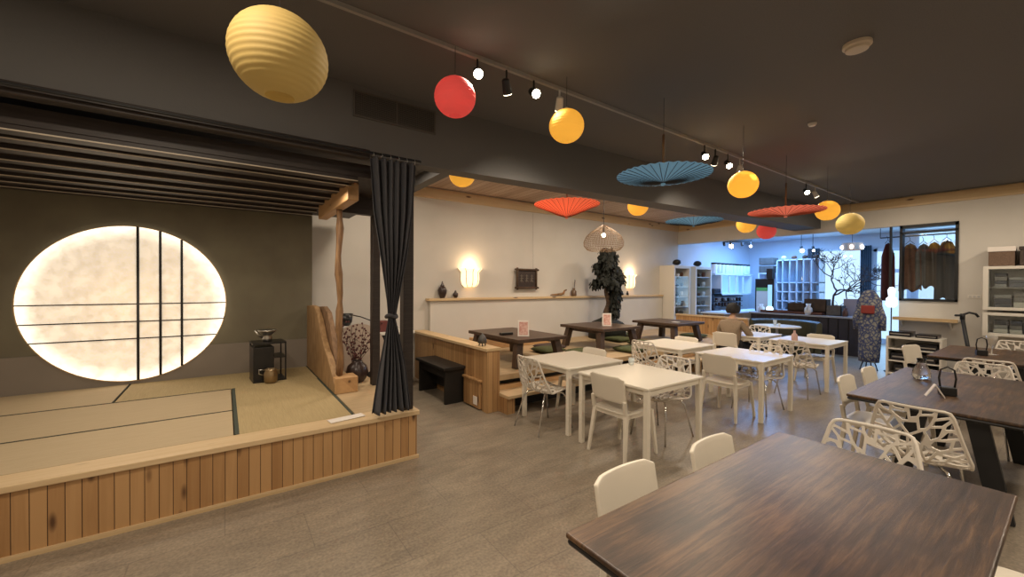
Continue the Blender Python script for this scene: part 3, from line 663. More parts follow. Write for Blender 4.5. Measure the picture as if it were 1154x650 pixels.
def plastic_chair():
    t = T('plastic_chair', '', 'chair'); m = M['plastic']
    # seat
    mb = MB(); n=10; vs=[]
    for s_ in (0,1):
        for j in range(n+1):
            for i in range(n+1):
                u=i/n*2-1; v=j/n*2-1
                rx = .215*(1-.06*v) ; k = 1-.10*abs(u*v)**3
                vs.append((rx*u*k, .215*v*k, .435-.012*(1-u*u)*(1-v*v) + (.02 if s_ else 0)))
    kk=(n+1)**2; top=[(j*(n+1)+i,j*(n+1)+i+1,(j+1)*(n+1)+i+1,(j+1)*(n+1)+i) for j in range(n) for i in range(n)]
    fs=top+[tuple(kk+q for q in f) for f in top]
    bd=[i for i in range(n+1)]+[j*(n+1)+n for j in range(1,n+1)]+[n*(n+1)+i for i in range(n-1,-1,-1)]+[j*(n+1) for j in range(n-1,0,-1)]
    fs+=[(bd[i],bd[(i+1)%len(bd)],kk+bd[(i+1)%len(bd)],kk+bd[i]) for i in range(len(bd))]
    mb._add(vs,fs).build('seat', m, t, smooth=False, bevel=.006)
    # backrest curved panel
    mb=MB(); vs=[]; nx,nz=16,8
    for j in range(nz+1):
        f=j/nz; z=.545+.255*f; hw=.205-.0*f
        for i in range(nx+1):
            u=i/nx*2-1; zz=z - (.045*max(0,abs(u)-.75)/.25*.5 if j==nz else 0)
            vs.append((hw*u, -.215-.05*f-.03*(1-u*u)+.015, zz))
    fs=[(j*(nx+1)+i,j*(nx+1)+i+1,(j+1)*(nx+1)+i+1,(j+1)*(nx+1)+i) for j in range(nz) for i in range(nx)]
    mb._add(vs,fs).build('backrest', m, t, smooth=True, solid=.022, bevel=.006)
    for s in (-1,1):
        MB().bar((s*.195,-.20,.44),(s*.195,-.222,.57),.035,.03).build('back_support', m, t, bevel=.005)
        MB().bar((s*.225,-.25,0),(s*.19,-.19,.44),.026,.026,.042,.04).build('leg', m, t, bevel=.006)
        MB().bar((s*.225,.225,0),(s*.19,.18,.44),.026,.026,.042,.04).build('leg', m, t, bevel=.006)
    MB().box(-.19,.19,.165,.185,.40,.435).box(-.19,.19,-.20,-.18,.40,.435).box(-.2,-.18,-.18,.18,.40,.435).box(.18,.2,-.18,.18,.40,.435).build('seat_frame', m, t)
    return t
PC = Proto(plastic_chair)

# net chair shell
def net_chair():
    t = T('net_chair', '', 'chair')
    prof=[(0,.225,.435),(.08,.16,.455),(.25,-.01,.43),(.36,-.12,.43),(.43,-.185,.46),(.50,-.215,.52),(.65,-.25,.66),(.84,-.29,.845)]
    def pc(v):
        v=max(0,min(.84,v))
        for i in range(len(prof)-1):
            if v<=prof[i+1][0]:
                f=(v-prof[i][0])/(prof[i+1][0]-prof[i][0]); return prof[i][1]*(1-f)+prof[i+1][1]*f, prof[i][2]*(1-f)+prof[i+1][2]*f
        return prof[-1][1:]
    def mp(x,v):
        y=z=0
        for k in range(-2,3):
            a,b=pc(v+k*.018); y+=a/5; z+=b/5
        q=(x/.25)**2; w=min(1,max(0,(v-.28)/.2)); return Vector((x, y+.055*q*w, z+.03*q*(1-w)))
    half=[(.0,.155),(.03,.19),(.15,.225),(.30,.245),(.42,.262),(.47,.262),(.50,.255),(.60,.232),(.70,.21),(.79,.19),(.825,.175),(.84,.15)]
    right=[(w,v) for v,w in half]; outline=[Vector(p) for p in right+[(-w,v) for w,v in right[::-1]]]
    rnd=random.Random(5); sites=[]
    for j in range(12):
        n_=6+(j%2)
        for i in range(n_):
            sites.append(Vector(((i+.5-n_/2)*.082+rnd.uniform(-.028,.028), .035+j*.071+rnd.uniform(-.026,.026))))
    A=.55
    def clip(poly,p,n):  # keep (x-p).n<=0
        out=[]
        for i in range(len(poly)):
            a,b=poly[i],poly[(i+1)%len(poly)]; da=(a-p).dot(n); db=(b-p).dot(n)
            if da<=0: out.append(a)
            if (da<0)!=(db<0) and abs(da-db)>1e-9: out.append(a+(b-a)*(da/(da-db)))
        return out
    def orient(p):  # slant strips outwards
        return p
    holes=[]
    ol=outline
    for s in sites:
        poly=list(ol)
        # inset outline
        for i in range(len(ol)):
            a,b=ol[i],ol[(i+1)%len(ol)]; e=(b-a)
            if e.length<1e-6: continue
            n=Vector((e.y,-e.x)).normalized()
            if (sum(ol,Vector((0,0)))/len(ol)-a).dot(n)>0: n=-n
            poly=clip(poly,a-n*.011,n)
            if len(poly)<3: break
        if len(poly)<3: continue
        for q in sites:
            if q is s: continue
            d=q-s
            # anisotropic metric: shear grows with x so that ribs fan out
            th=(s.x+q.x)*3.2*(-1 if (s.y+q.y)<.5 else 1)+.35*math.sin((s.x+q.x)*17+(s.y+q.y)*9); ax=Vector((math.sin(th),math.cos(th))); n=d-ax*(d.dot(ax)*(1-.42*.42)); 
            if abs(s.x)>.03: n+=Vector((0,0))
            m_=(s+q)/2; n.normalize(); poly=clip(poly,m_-n*.0068,n)
            if len(poly)<3: break
        if len(poly)>=3:
            ar=abs(sum(poly[i].x*poly[(i+1)%len(poly)].y-poly[(i+1)%len(poly)].x*poly[i].y for i in range(len(poly))))/2
            if ar>.00025: holes.append(poly)
    def dens(poly,l):
        o=[]
        for i in range(len(poly)):
            a,b=poly[i],poly[(i+1)%len(poly)]; k=max(1,int((b-a).length/l))
            for j in range(k): o.append(a+(b-a)*j/k)
        return o
    V2=[];E2=[]
    for poly in [dens(ol,.02)]+[dens(h,.03) for h in holes]:
        s0=len(V2); V2+=poly; E2+=[(s0+i,s0+(i+1)%len(poly)) for i in range(len(poly))]
    vo,eo,fo,_,_,_=delaunay_2d_cdt(V2,E2,[],0,1e-5)
    def inside(p,poly):
        sg=0
        for i in range(len(poly)):
            a,b=poly[i],poly[(i+1)%len(poly)]; c=(b.x-a.x)*(p.y-a.y)-(b.y-a.y)*(p.x-a.x)
            if abs(c)<1e-12: continue
            if sg==0: sg=c
            elif sg*c<0: return False
        return True
    fs=[]
    for f in fo:
        c=sum((vo[i] for i in f),Vector((0,0)))/len(f)
        if any(inside(c,h) for h in holes) or not inside(c,ol): continue
        fs.append(tuple(f))
    MB()._add([mp(p.x,p.y) for p in vo],fs).build('net_shell', M['netp'], t, smooth=False, solid=.011)
    MB().tube([mp(p.x,p.y) for p in dens(ol,.03)],.0100,8,close=True).build('rim', M['netp'], t, smooth=True)
    for s in (-1,1):
        MB().tube([(s*.10,.10,.425),(s*.15,.15,.40),(s*.175,.175,.36),(s*.215,.235,0)],.0095,8).build('leg', M['chrome'], t, smooth=True)
        MB().tube([(s*.10,-.08,.42),(s*.15,-.13,.40),(s*.175,-.165,.36),(s*.22,-.27,0)],.0095,8).build('leg', M['chrome'], t, smooth=True)
    MB().tube([(-.10,.10,.425),(.10,.10,.425)],.0095,8).tube([(-.10,-.08,.42),(.10,-.08,.42)],.0095,8).tube([(0,.1,.42),(0,-.08,.42)],.0095,8).build('under_frame', M['chrome'], t, smooth=True)
    return t
NC = Proto(net_chair)
E_, W_, S_, N_ = R(-90), R(90), R(180), 0     # facing +a, -a, -b, +b
NC.put((3.03,3.60,0),E_,'white net-pattern chair on the near left side of the table by the half wall')
PC.put((3.80,3.78,0),W_,'white plastic chair on the right side of the table by the half wall')
PC.put((3.22,2.62,0),E_,'white plastic chair in front of the white table holding the small glass')
NC.put((3.90,2.66,0),W_,'white net-pattern chair on the right side of the white table holding the small glass')
NC.put((5.22,3.70,0),E_,'white net-pattern chair at the near side of the table by the platform step')
PC.put((5.98,3.78,0),W_,'white plastic chair at the far side of the table by the platform step')
PC.put((5.22,2.60,0),E_,'white plastic chair at the near side of the central white table')
NC.put((5.80,2.50,0),W_,'white net-pattern chair at the far side of the central white table')
NC.put((7.15,2.50,0),E_,'net-pattern chair pulled back from the blue-shining white table')
PC.put((8.32,2.66,0),W_,'white plastic chair at the far side of the blue-shining white table')
PC.put((7.68,3.76,0),E_,'white plastic chair the person sits on')
NC.put((8.65,3.80,0),W_,'white net-pattern chair facing the seated person across their table')

def wood_table(name, lab, x0, x1, y0, y1, z=.75, lt=None):
    cx, cy = (x0+x1)/2, (y0+y1)/2; hx, hy = (x1-x0)/2, (y1-y0)/2
    t = T(name, lab, 'table', (cx,cy,0))
    MB().prism([(-hx,-hy),(hx,-hy),(hx,hy),(-hx,hy)],'z',z-.022,z).build('tabletop', M['walnut'], t, bevel=.008, seg=3)
    MBx(-hx+.004,hx-.004,-hy+.004,hy-.004,z-.045,z-.0225).build('dark_underside', M['black'], t, bevel=.01)
    tp, bt = lt or (hy-.22, hy-.05)
    for s in (-1,1):
        MB().bar((s*(hx-.18),-tp,z-.06),(s*(hx-.18),-bt,0),.11,.05,up=(1,0,0)).bar((s*(hx-.18),tp,z-.06),(s*(hx-.18),bt,0),.11,.05,up=(1,0,0)).box(s*(hx-.18)-.04,s*(hx-.18)+.04,-hy+.12,hy-.12,z-.058,z-.046).build('steel_leg_frame', M['blackmat'], t)
    return t
wood_table('dining_table','large dark walnut table closest to the camera, bare top',1.01,2.80,.15,1.08)
wood_table('dining_table','dark walnut table with the white tent card and black holder',4.26,6.25,.02,1.14,lt=(.15,.28))
wood_table('dining_table','dark walnut table with the wine glass, nearest the far wall',7.55,9.2,.02,1.18,lt=(.15,.28))
PC.put((1.52,.97,0),S_,'white plastic chair tucked at the left side of the closest dark table, nearer the camera')
PC.put((2.20,.93,0),S_,'white plastic chair tucked at the left side of the closest dark table, farther one')
NC.put((2.80,.70,0),W_,'white net-pattern chair at the far end of the closest dark table')
NC.put((4.09,.66,0),E_,'white net-pattern chair at the near end of the middle dark table')
PC.put((2.52,.02,0),N_,'white plastic chair at the right side of the closest dark table')
PC.put((4.80,1.04,0),S_,'white plastic chair on the left of the middle dark table, nearer one')
PC.put((5.50,1.04,0),S_,'white plastic chair on the left of the middle dark table, farther one')
NC.put((6.30,.60,0),W_,'white net-pattern chair at the far end of the middle dark table')
NC.put((7.22,.60,0),E_,'white net-pattern chair at the near end of the far dark table')
PC.put((8.10,1.20,0),R(165),'white plastic chair on the left of the far dark table')
NC.put((9.45,.55,0),W_,'white net-pattern chair behind the far dark table under the glass cabinet')
t = T('wooden_bench','grey-brown wooden bench on the right side of the middle dark table','bench',(5.4,-.25,0))
MBx(-.9,.9,-.17,.17,.41,.45).build('seat_board', mat('weathered_bench_wood',(.17,.13,.09),.5,rgb2=(.10,.075,.05),scale=3,stretch=(2,20,2)), t, bevel=.008)
for x in (-.7,.7): MB().bar((x,-.12,0),(x,-.12,.41),.04).bar((x,.12,0),(x,.12,.41),.04).bar((x,-.14,.39),(x,.14,.39),.04).build('leg', M['blackmat'], t)

# small things on tables
def glass_cup(x,y,z,r,h,lab,name='drinking_glass',cat='glass',m=None):
    return tag(MB().lathe([(r*.85,0),(r,h),(r-.004,h),(r*.8,.008)],20).build(name, m or M['cup'], loc=(x,y,z+.001), smooth=True), lab, cat)
glass_cup(3.80,2.98,.74,.035,.075,'small clear glass at the corner of the white table nearest the camera')
def bottle(x,y,z,h,r,lab,m,cap=None):
    t=T('bottle',lab,'bottle',(x,y,z+.001)); MB().lathe([(r,0),(r*1.02,.01),(r,h*.55),(r*.4,h*.75),(r*.36,h)],18).build('body',m,t,smooth=True)
    MB().lathe([(r*.42,h),(r*.42,h+.02)],12).build('cap',cap or M['blackmat'],t); return t
bottle(7.78,2.78,.74,.17,.045,'pinkish bottle on the blue-shining white table',mat('pink_liquid',(.55,.36,.32),.2))
# fluted glass jar with cork
t=T('carafe','ribbed clear glass carafe on the middle dark table','carafe',(5.55,.90,.751))
MB().lathe([(.05,0),(.065,.03),(.06,.09),(.045,.12),(.03,.17),(.035,.2),(.03,.2),(.025,.16)],24,wob=lambda k,z:1+.05*(k%2)).build('body',M['glass'],t,smooth=True)
t=T('tent_card','folded white tent card on the middle dark table','card',(4.75,.69,.751),R(20))
mb=MB(); mb.bar((0,-.055,0),(0,0,.10),.05,.006); mb.bar((0,.055,0),(0,0,.10),.05,.006); mb.build('card',M['papercard'],t)
def holder(x,y,z,lab):
    t=T('cutlery_holder',lab,'holder',(x,y,z+.001),R(20))
    MB().box(-.04,.04,-.05,.05,0,.07).build('base',M['black'],t,bevel=.006)
    MB().tube([(0,-.04,.05),(0,-.05,.14),(0,-.04,.21),(0,0,.235),(0,.04,.21),(0,.05,.14),(0,.04,.05)],.007,8).build('hoop',M['black'],t,smooth=True)
holder(4.90,.64,.75,'black holder with an upright hoop on the middle dark table')
holder(8.15,.76,.75,'black holder with an upright hoop on the far dark table')
t=T('wine_glass','clear stemmed glass on the far dark table','glass',(8.35,.69,.751))
MB().lathe([(.055,0),(.055,.004),(.008,.012),(.006,.1),(.03,.13),(.05,.2),(.055,.25),(.052,.25),(.04,.17),(.003,.12)],24).build('body',mat('frosted_glass',(.85,.8,.72),.1,trans=.6),t,smooth=True)

# ------------------------------------------------------------------ person
def skin_obj(name, pts, edges, m, parent, levels=2, root=0):
    bm=bmesh.new(); ly=bm.verts.layers.skin.verify()
    for i,p in enumerate(pts):
        v=bm.verts.new(p[0]); r=p[1]; v[ly].radius=(r if isinstance(r,tuple) else (r,r)); v[ly].use_root=(i==root)
    bm.verts.ensure_lookup_table()
    for a,b in edges: bm.edges.new((bm.verts[a],bm.verts[b]))
    me=bpy.data.meshes.new(name); bm.to_mesh(me); bm.free(); me.materials.append(m)
    o=bpy.data.objects.new(name,me); col.objects.link(o); o.parent=parent
    sk=o.modifiers.new('skin','SKIN'); sk.use_smooth_shade=True
    sb=o.modifiers.new('sub','SUBSURF'); sb.levels=levels; sb.render_levels=levels
    return o
# seated, local +Y forward; hip at origin height .46
t=T('person','person in a tan sweater with short black hair seated with their back to us','person',(7.70,3.76,0),E_)
V=[((0,-.02,.53),(.155,.11)),((0,-.03,.66),(.14,.10)),((0,-.03,.80),(.15,.10)),((0,-.02,.92),(.165,.10)),((0,-.01,1.0),(.12,.08)),((0,.01,1.07),(.052,.052)),((0,.035,1.13),(.05,.055)), #6
   ((.17,-.01,.96),.058),((.25,.06,.80),.045),((.27,.12,.72),.04),((.18,.30,.77),.032),((.10,.40,.775),.026),
   ((-.17,-.01,.96),.058),((-.25,.06,.80),.045),((-.27,.12,.72),.04),((-.18,.30,.77),.032),((-.10,.40,.775),.026),
   ((.09,.05,.53),.085),((.12,.42,.50),.062),((.12,.44,.28),.052),((.12,.42,.08),.036),((.12,.54,.035),.034),
   ((-.09,.05,.53),.085),((-.12,.42,.50),.062),((-.12,.44,.28),.052),((-.12,.42,.08),.036),((-.12,.54,.035),.034)]
E=[(0,1),(1,2),(2,3),(3,4),(4,5),(5,6),(3,7),(7,8),(8,9),(9,10),(10,11),(3,12),(12,13),(13,14),(14,15),(15,16),(0,17),(17,18),(18,19),(19,20),(20,21),(0,22),(22,23),(23,24),(24,25),(25,26)]
body=skin_obj('body',V,E,M['skin'],t)
# head
mb=MB(); n=20; prof=[]
for i in range(n+1):
    a=PI*i/n; z=-math.cos(a)*.115; r=math.sin(a)*.082*(1 if z>-.02 else 1-.28*((-.02-z)/.095))
    prof.append((max(r,.0005),z))
mb.lathe(prof,24,(0,0,0)); 
for v in mb.bm.verts:
    v.co.y*=1.16
    if v.co.y>.06: v.co.y-= .35*(v.co.y-.06)
mb.ball((0,.095,-.015),.017,8,1.3); mb.ball((.083,0,-.01),.022,8,1.4); mb.ball((-.083,0,-.01),.022,8,1.4)
hd=mb.build('head',M['skin'],t,smooth=True,loc=(0,.045,1.205))
fx=MB().ball((.03,.085,.01),.011,8).ball((-.03,.085,.01),.011,8).build('eyes',M['black'],hd,smooth=True)
MB().box(-.02,.02,.078,.088,-.06,-.053).build('mouth',M['redc'],hd,bevel=.003)
mb=MB(); mb.lathe([(max(.0005,math.sin(PI*i/16)*.1),-math.cos(PI*i/16)*.118) for i in range(17)],26)
for v in mb.bm.verts:
    v.co.y*=1.12; nn=noise.noise(v.co*38); v.co*=1+.07*nn
    if v.co.y>.035: v.co.z=max(v.co.z,.055+nn*.01)
    if v.co.z<-.06: v.co.z=-.06-.1*(v.co.z+.06)*-1
mb.build('hair',M['hair'],t,smooth=True,loc=(0,.025,1.21)).scale=(1.2,1.15,1.1)
SV=[((0,-.02,.50),(.185,.135)),((0,-.03,.66),(.175,.13)),((0,-.03,.80),(.18,.13)),((0,-.02,.91),(.175,.125)),((0,-.01,1.0),(.125,.09)),((0,.0,1.055),(.065,.062)),
   ((.17,-.01,.955),.075),((.255,.05,.80),.062),((.275,.12,.72),.056),((.18,.29,.77),.045),
   ((-.17,-.01,.955),.075),((-.255,.05,.80),.062),((-.275,.12,.72),.056),((-.18,.29,.77),.045)]
skin_obj('sweater',SV,[(0,1),(1,2),(2,3),(3,4),(4,5),(3,6),(6,7),(7,8),(8,9),(3,10),(10,11),(11,12),(12,13)],M['sweater'],t)
TV=[((0,-.02,.52),(.17,.12)),((.095,.06,.54),.1),((.12,.42,.51),.076),((.12,.44,.28),.066),((.12,.42,.12),.055),((-.095,.06,.54),.1),((-.12,.42,.51),.076),((-.12,.44,.28),.066),((-.12,.42,.12),.055)]
skin_obj('trousers',TV,[(0,1),(1,2),(2,3),(3,4),(0,5),(5,6),(6,7),(7,8)],M['trousers'],t)
for s in (-1,1):
    HV=[((s*.10,.40,.775),.024),((s*.085,.45,.772),(.033,.014))]; HE=[(0,1)]
    for k,(dx_,ln) in enumerate(((-.024,.07),(-.008,.08),(.008,.075),(.022,.06))):
        b0=len(HV); HV+=[((s*.085+dx_,.475,.772),.009),((s*.085+dx_*1.2,.475+ln*.5,.768),.008),((s*.085+dx_*1.2,.475+ln,.755),.007)]; HE+=[(1,b0),(b0,b0+1),(b0+1,b0+2)]
    b0=len(HV); HV+=[((s*.085-s*.035,.44,.77),.01),((s*.085-s*.055,.47,.765),.009)]; HE+=[(1,b0),(b0,b0+1)]
    skin_obj('hand',HV,HE,M['skin'],t,1)
    MB().tube([(s*.12,.36,.035),(s*.12,.45,.045),(s*.12,.58,.03)],[.04,.048,.035],10).build('shoe',M['black'],t,smooth=True)

# ------------------------------------------------------------------ ceiling things
def lantern(x,y,z,r,m,lab,sq=.95,ribs=16,group=None,tilt=0):
    t=T('paper_lantern',lab,'lantern',(x,y,z))
    prof=[]; n=ribs*4; a0=.30
    for i in range(n+1):
        a=a0+(PI-2*a0)*i/n; w=1+.018*abs(math.sin(i*PI/4))-.009
        prof.append((r*math.sin(a)*w,-r*sq*math.cos(a)))
    MB().lathe(prof,40,cap=False).build('paper_shade',m,t,smooth=True)
    zt=prof[-1][1]; rt=prof[-1][0]
    MB().tube([(rt*math.cos(2*PI*i/20),rt*math.sin(2*PI*i/20),zt) for i in range(20)],.003,6,close=True).tube([(-rt,0,zt),(0,0,zt+.03),(rt,0,zt)],.002,5).build('wire_top',M['steel'],t)
    MB().tube([(0,0,zt+.03),(0,0,CZ-z-.01)],.0022,5).build('cord',M['blackmat'],t)
lantern(.21,2.17,2.70,.205,M['yel0'],'large dull ochre paper lantern at the upper left, ribbed',ribs=18)
lantern(1.38,2.68,3.02,.15,M['red'],'red paper lantern beside the first spotlights')
lantern(2.34,2.52,2.98,.145,M['yel'],'bright yellow lantern right of the red lantern, near the white-shaded spotlight')
lantern(2.34,4.35,2.97,.155,M['yel'],'yellow lantern half hidden behind the bulkhead near the curtain')
lantern(5.55,4.25,2.95,.165,M['yel'],'yellow lantern peeking below the bulkhead, right of the rattan pendant')
lantern(4.60,2.15,2.75,.15,M['yel'],'bright yellow lantern hanging between the blue and the vermilion parasols')
lantern(7.15,2.16,2.75,.15,M['yel'],'yellow lantern under the last spotlights by the pale lantern')
lantern(8.75,2.32,2.72,.195,M['pale'],'pale ochre lantern farthest right')
lantern(9.15,4.20,2.97,.19,M['yel'],'yellow lantern peeking below the bulkhead, left of the far red lantern')
lantern(9.75,4.05,2.86,.19,M['red'],'red paper lantern farthest away below the bulkhead')

def parasol(x,y,z,r,h,m,lab,ang=0,tilt=(0,0)):
    t=T('paper_parasol',lab,'parasol',(x,y,z)); t.rotation_euler=(tilt[0],tilt[1],ang)
    n=72
    vs=[];fs=[]
    rings=[(.02,-h),(.25,-h*.80),(.5,-h*.52),(.75,-h*.24),(1,0)]
    for i,(q,zz) in enumerate(rings):
        for k in range(n): vs.append((q*r*math.cos(2*PI*k/n),q*r*math.sin(2*PI*k/n),zz+(0 if k%2 else .010*q)))
    for i in range(len(rings)-1):
        for k in range(n): fs.append((i*n+k,i*n+(k+1)%n,(i+1)*n+(k+1)%n,(i+1)*n+k))
    MB()._add(vs,fs).build('canopy',m,t,solid=.0015)
    mb=MB()
    for k in range(0,n,2):
        a=2*PI*k/n; mb.tube([(q*r*math.cos(a),q*r*math.sin(a),zz-.001) for q,zz in rings],.003,4)
        mb.tube([(.02*math.cos(a),.02*math.sin(a),.02),(.5*r*math.cos(a),.5*r*math.sin(a),-h*.5)],.002,3)
    mb.build('ribs',M['blackmat'] if m is M['blu'] else M['brownrib'],t)
    MB().tube([(0,0,-h+.01),(0,0,.38)],.011,8).build('handle',M['log'],t,smooth=True)
    MB().tube([(0,0,-h-.015),(0,0,-h+.02)],.02,10).build('finial',m,t,smooth=True)
    MB().tube([(0,0,.38),(0,0,CZ-z-.01)],.0025,5).build('cord',M['blackmat'],t)
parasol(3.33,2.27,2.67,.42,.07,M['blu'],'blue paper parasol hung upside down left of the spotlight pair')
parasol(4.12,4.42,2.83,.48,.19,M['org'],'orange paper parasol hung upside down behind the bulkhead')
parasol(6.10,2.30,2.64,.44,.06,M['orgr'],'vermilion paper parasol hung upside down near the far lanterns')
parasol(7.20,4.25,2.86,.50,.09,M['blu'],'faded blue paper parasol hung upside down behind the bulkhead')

# track + spots
tr=T('lighting_track','white lighting track running the length of the dark ceiling','track',(0,2.70,0))
MBx(-1.5,10.7,-.014,.014,CZ-.03,CZ-.001).build('rail',mat('grey_track_metal',(.30,.28,.26),.5),tr)
def spot(x,y,z,dirv,kind,lab,white=False,energy=30):
    t=T('track_spotlight',lab,'spotlight',(x,y,CZ-.03))
    m=M['whitemetal'] if white else M['blackmat']
    p=Vector((0,0,-.02)); q=Vector((0,0,z-(CZ-.03)))
    MB().tube([(0,0,0),(0,0,q.z+.03)],.008,8).build('stem',m,t)
    d=Vector(dirv).normalized()
    e=q+d*.055; s_=q-d*.06
    MB().tube([s_,s_+d*.01,q,e],[.018,.03,.033,.038],16).build('lamp_head',m,t,smooth=False)
    MB().tube([e+d*.001,e+d*.006],.034,16).build('lens',M['bulbs'] if kind==2 else M['bulbd'],t)
    if energy:
        l=bpy.data.lights.new('spot','SPOT'); l.energy=energy; l.color=(1,.855,.67); l.spot_size=R(95); l.spot_blend=.8; l.shadow_soft_size=.04
        o=bpy.data.objects.new('spot_lamp',l); col.objects.link(o); o.parent=t; o.location=e+d*.03; o.rotation_euler=d.to_track_quat('-Z','Y').to_euler()
tocam=(-.5,-.6,-.75)
SP=[(1.58,2.70,3.27,(-.35,-.9,-.7),2,'blazing spotlight next to the red lantern',0,110),
    (1.85,2.70,3.24,(.6,.5,-.9),1,'dim spotlight between the two blazing ones near the red lantern',0,85),
    (2.13,2.70,3.27,(-.2,-.9,-.6),2,'blazing spotlight left of the white-shaded spotlight',0,110),
    (2.42,2.70,3.25,(.3,.5,-.9),1,'white-shaded spotlight above the bright yellow lantern',1,60),
    (4.80,2.70,3.25,(-.6,-.6,-.7),2,'blazing spotlight right of the blue parasol',0,100),
    (5.05,2.70,3.23,(.5,.6,-.9),1,'dim spotlight just right of the one by the blue parasol',0,85),
    (5.36,2.70,3.24,(-.5,-.7,-.8),2,'bright spotlight above the yellow lantern in mid ceiling',0,100),
    (5.68,2.70,3.22,(.3,.4,-.9),1,'white-shaded dim spotlight at the end of the middle cluster',1,40),
    (7.95,2.70,3.24,(-.7,-.6,-.6),2,'blazing spotlight above the vermilion parasol',0,100),
    (8.35,2.70,3.25,(.5,-.3,-.9),1,'dim spotlight right of the one above the vermilion parasol',1,40)]
for a in SP: spot(*a[:3],a[3],a[4],a[5],bool(a[6]),a[7])

def smoke(x,y,r,h,lab,m):
    t=T('smoke_detector',lab,'detector',(x,y,CZ))
    MB().lathe([(r,-.001),(r,-h*.45),(r*.9,-h*.6)],28).build('base',m,t,smooth=False)
    MB().lathe([(r*.82,-h*.5),(r*.78,-h*.95),(r*.6,-h)],28).build('cover',m,t)
smoke(3.72,.96,.085,.05,'round cream smoke detector on the dark ceiling at the upper right',mat('cream_plastic',(.60,.50,.38),.5))
smoke(5.15,1.70,.04,.03,'tiny white ceiling sensor beyond the smoke detector',M['whitemetal'])
t=T('vent_grille','dark rectangular vent grille on the bulkhead above the curtain','vent',(1.31,3.72,3.235))
MB().box(-.39,.39,-.012,0,-.115,-.10).box(-.39,.39,-.012,0,.10,.115).box(-.39,-.375,-.012,0,-.1,.1).box(.375,.39,-.012,0,-.1,.1).box(-.008,.008,-.012,0,-.1,.1).build('frame',mat('vent_paint',(.09,.08,.07),.6),t)
MBx(-.375,.375,-.003,-.001,-.1,.1).build('backing',M['black'],t)
mb=MB()
for i in range(13): mb.bar((-.37,-.007,-.09+i*.015),(.37,-.007,-.09+i*.015),.004,.008)
for i in range(46): mb.box(-.37+i*.0165,-.367+i*.0165,-.010,-.006,-.1,.1)
mb.build('louvres',mat('vent_paint_louvre',(.075,.068,.06),.6),t)

# ------------------------------------------------------------------ far wall furniture
t=T('wall_shelf_ledge','deep pine-edged shelf under the black framed window','shelf',(FA,1.72,1.02))
MBx(-.26,-.002,-.46,.40,0,.05).build('board',M['shelfw'],t,bevel=.006); MBx(-.275,-.26,-.46,.40,-.005,.055).build('edge',M['pine_lty'],t)
for y in (-.35,.3): MB().prism([(-.22,0),(-.002,0),(-.002,-.14)],'y',y-.012,y+.012).build('bracket',M['shelfw'],t)
t=T('media_console','low white open console full of black equipment under the shelf ledge','console',(10.22,1.74,0))
MB().box(-.2,.25,-.36,-.33,0,.70).box(-.2,.25,.33,.36,0,.70).box(-.2,.25,-.36,.36,.70,.74).box(-.2,.25,-.33,.33,.04,.07).box(-.2,.25,-.33,.33,.28,.30).box(-.2,.25,-.33,.33,.5,.52).box(.23,.25,-.33,.33,.07,.7).build('carcass',M['shelfw'],t,bevel=.003)
for i,(z,h,y0,y1,lab) in enumerate(((.741,.06,-.30,-.02,'flat black box on the console top, right one'),(.741,.09,.03,.33,'flat black box on the console top, left one'),(.071,.15,-.3,.25,'black amplifier on the console bottom shelf'),(.301,.13,-.28,.3,'black player on the console middle shelf'),(.521,.10,-.3,.1,'black tuner on the console upper shelf'))):
    q=T('black_equipment',lab,'equipment',(10.22,1.74,z)); MBx(-.16,.17,y0,y1,0,h).build('case',M['book'],q,bevel=.004)
    MBx(-.163,-.16,y0+.02,y1-.02,h*.4,h*.6).build('front_strip',M['steel'],q)
# scooter
t=T('kick_scooter','black folding kick scooter leaning beside the console','scooter',(10.2,1.12,0))
MB().tube([(-.25,-.12,.12),(0,.05,1.12)],.026,10).build('stem',M['blackmat'],t,smooth=True)
MB().tube([(-.10,.12,1.17),(-.03,.07,1.17),(0,.05,1.18),(.05,-.02,1.22),(.08,-.09,1.20),(.09,-.12,1.15)],.018,8).build('handlebar',M['blackmat'],t,smooth=True)
MB().tube([(0,.05,1.1),(0,.05,1.2)],.032,8).build('clamp',M['blackmat'],t,smooth=True)
MB().box(-.78,-.25,-.19,-.05,.07,.11).build('deck',M['blackmat'],t,bevel=.01)
for x in (-.20,-.80):
    w_=MB(); w_.lathe([(.04,-.02),(.09,-.02),(.1,0),(.09,.02),(.04,.02)],24); bmesh.ops.rotate(w_.bm,verts=w_.bm.verts,matrix=Matrix.Rotation(R(90),3,'X')); w_.build('wheel',M['black'],t,loc=(x,-.12,.10))
# glass cabinet (two tiers)
def wall_cab(z0,z1,lab):
    t=T('glass_cabinet',lab,'cabinet',(10.42,0,z0)); y0,y1=-1.2,.97; H_=z1-z0
    MB().box(0,.38,y1-.06,y1,0,H_).box(0,.38,y0,y0+.06,0,H_).box(.002,.378,y0+.06,y1-.06,0.001,.05).box(.002,.378,y0+.06,y1-.06,H_-.05,H_-.001).box(.36,.377,y0+.06,y1-.06,.05,H_-.05).box(.003,.36,-.15,-.10,.05,H_-.05).build('carcass',M['shelfw'],t,bevel=.004)
    for yy0,yy1 in ((-1.14,-.15),(-.10,.91)): MBx(.004,.01,yy0,yy1,.05,H_-.05).build('glass_door',M['pane'],t)
    if H_>.5: MBx(.02,.36,y0+.06,y1-.06,H_*.36,H_*.36+.015).box if False else MBx(.02,.36,y0+.06,y1-.06,H_*.5,H_*.5+.015).build('shelf',M['steel'],t)
wall_cab(1.27,2.0,'upper white cabinet with glass doors on the far wall at the right')
wall_cab(.84,1.23,'lower white cabinet with glass doors on the far wall at the right')
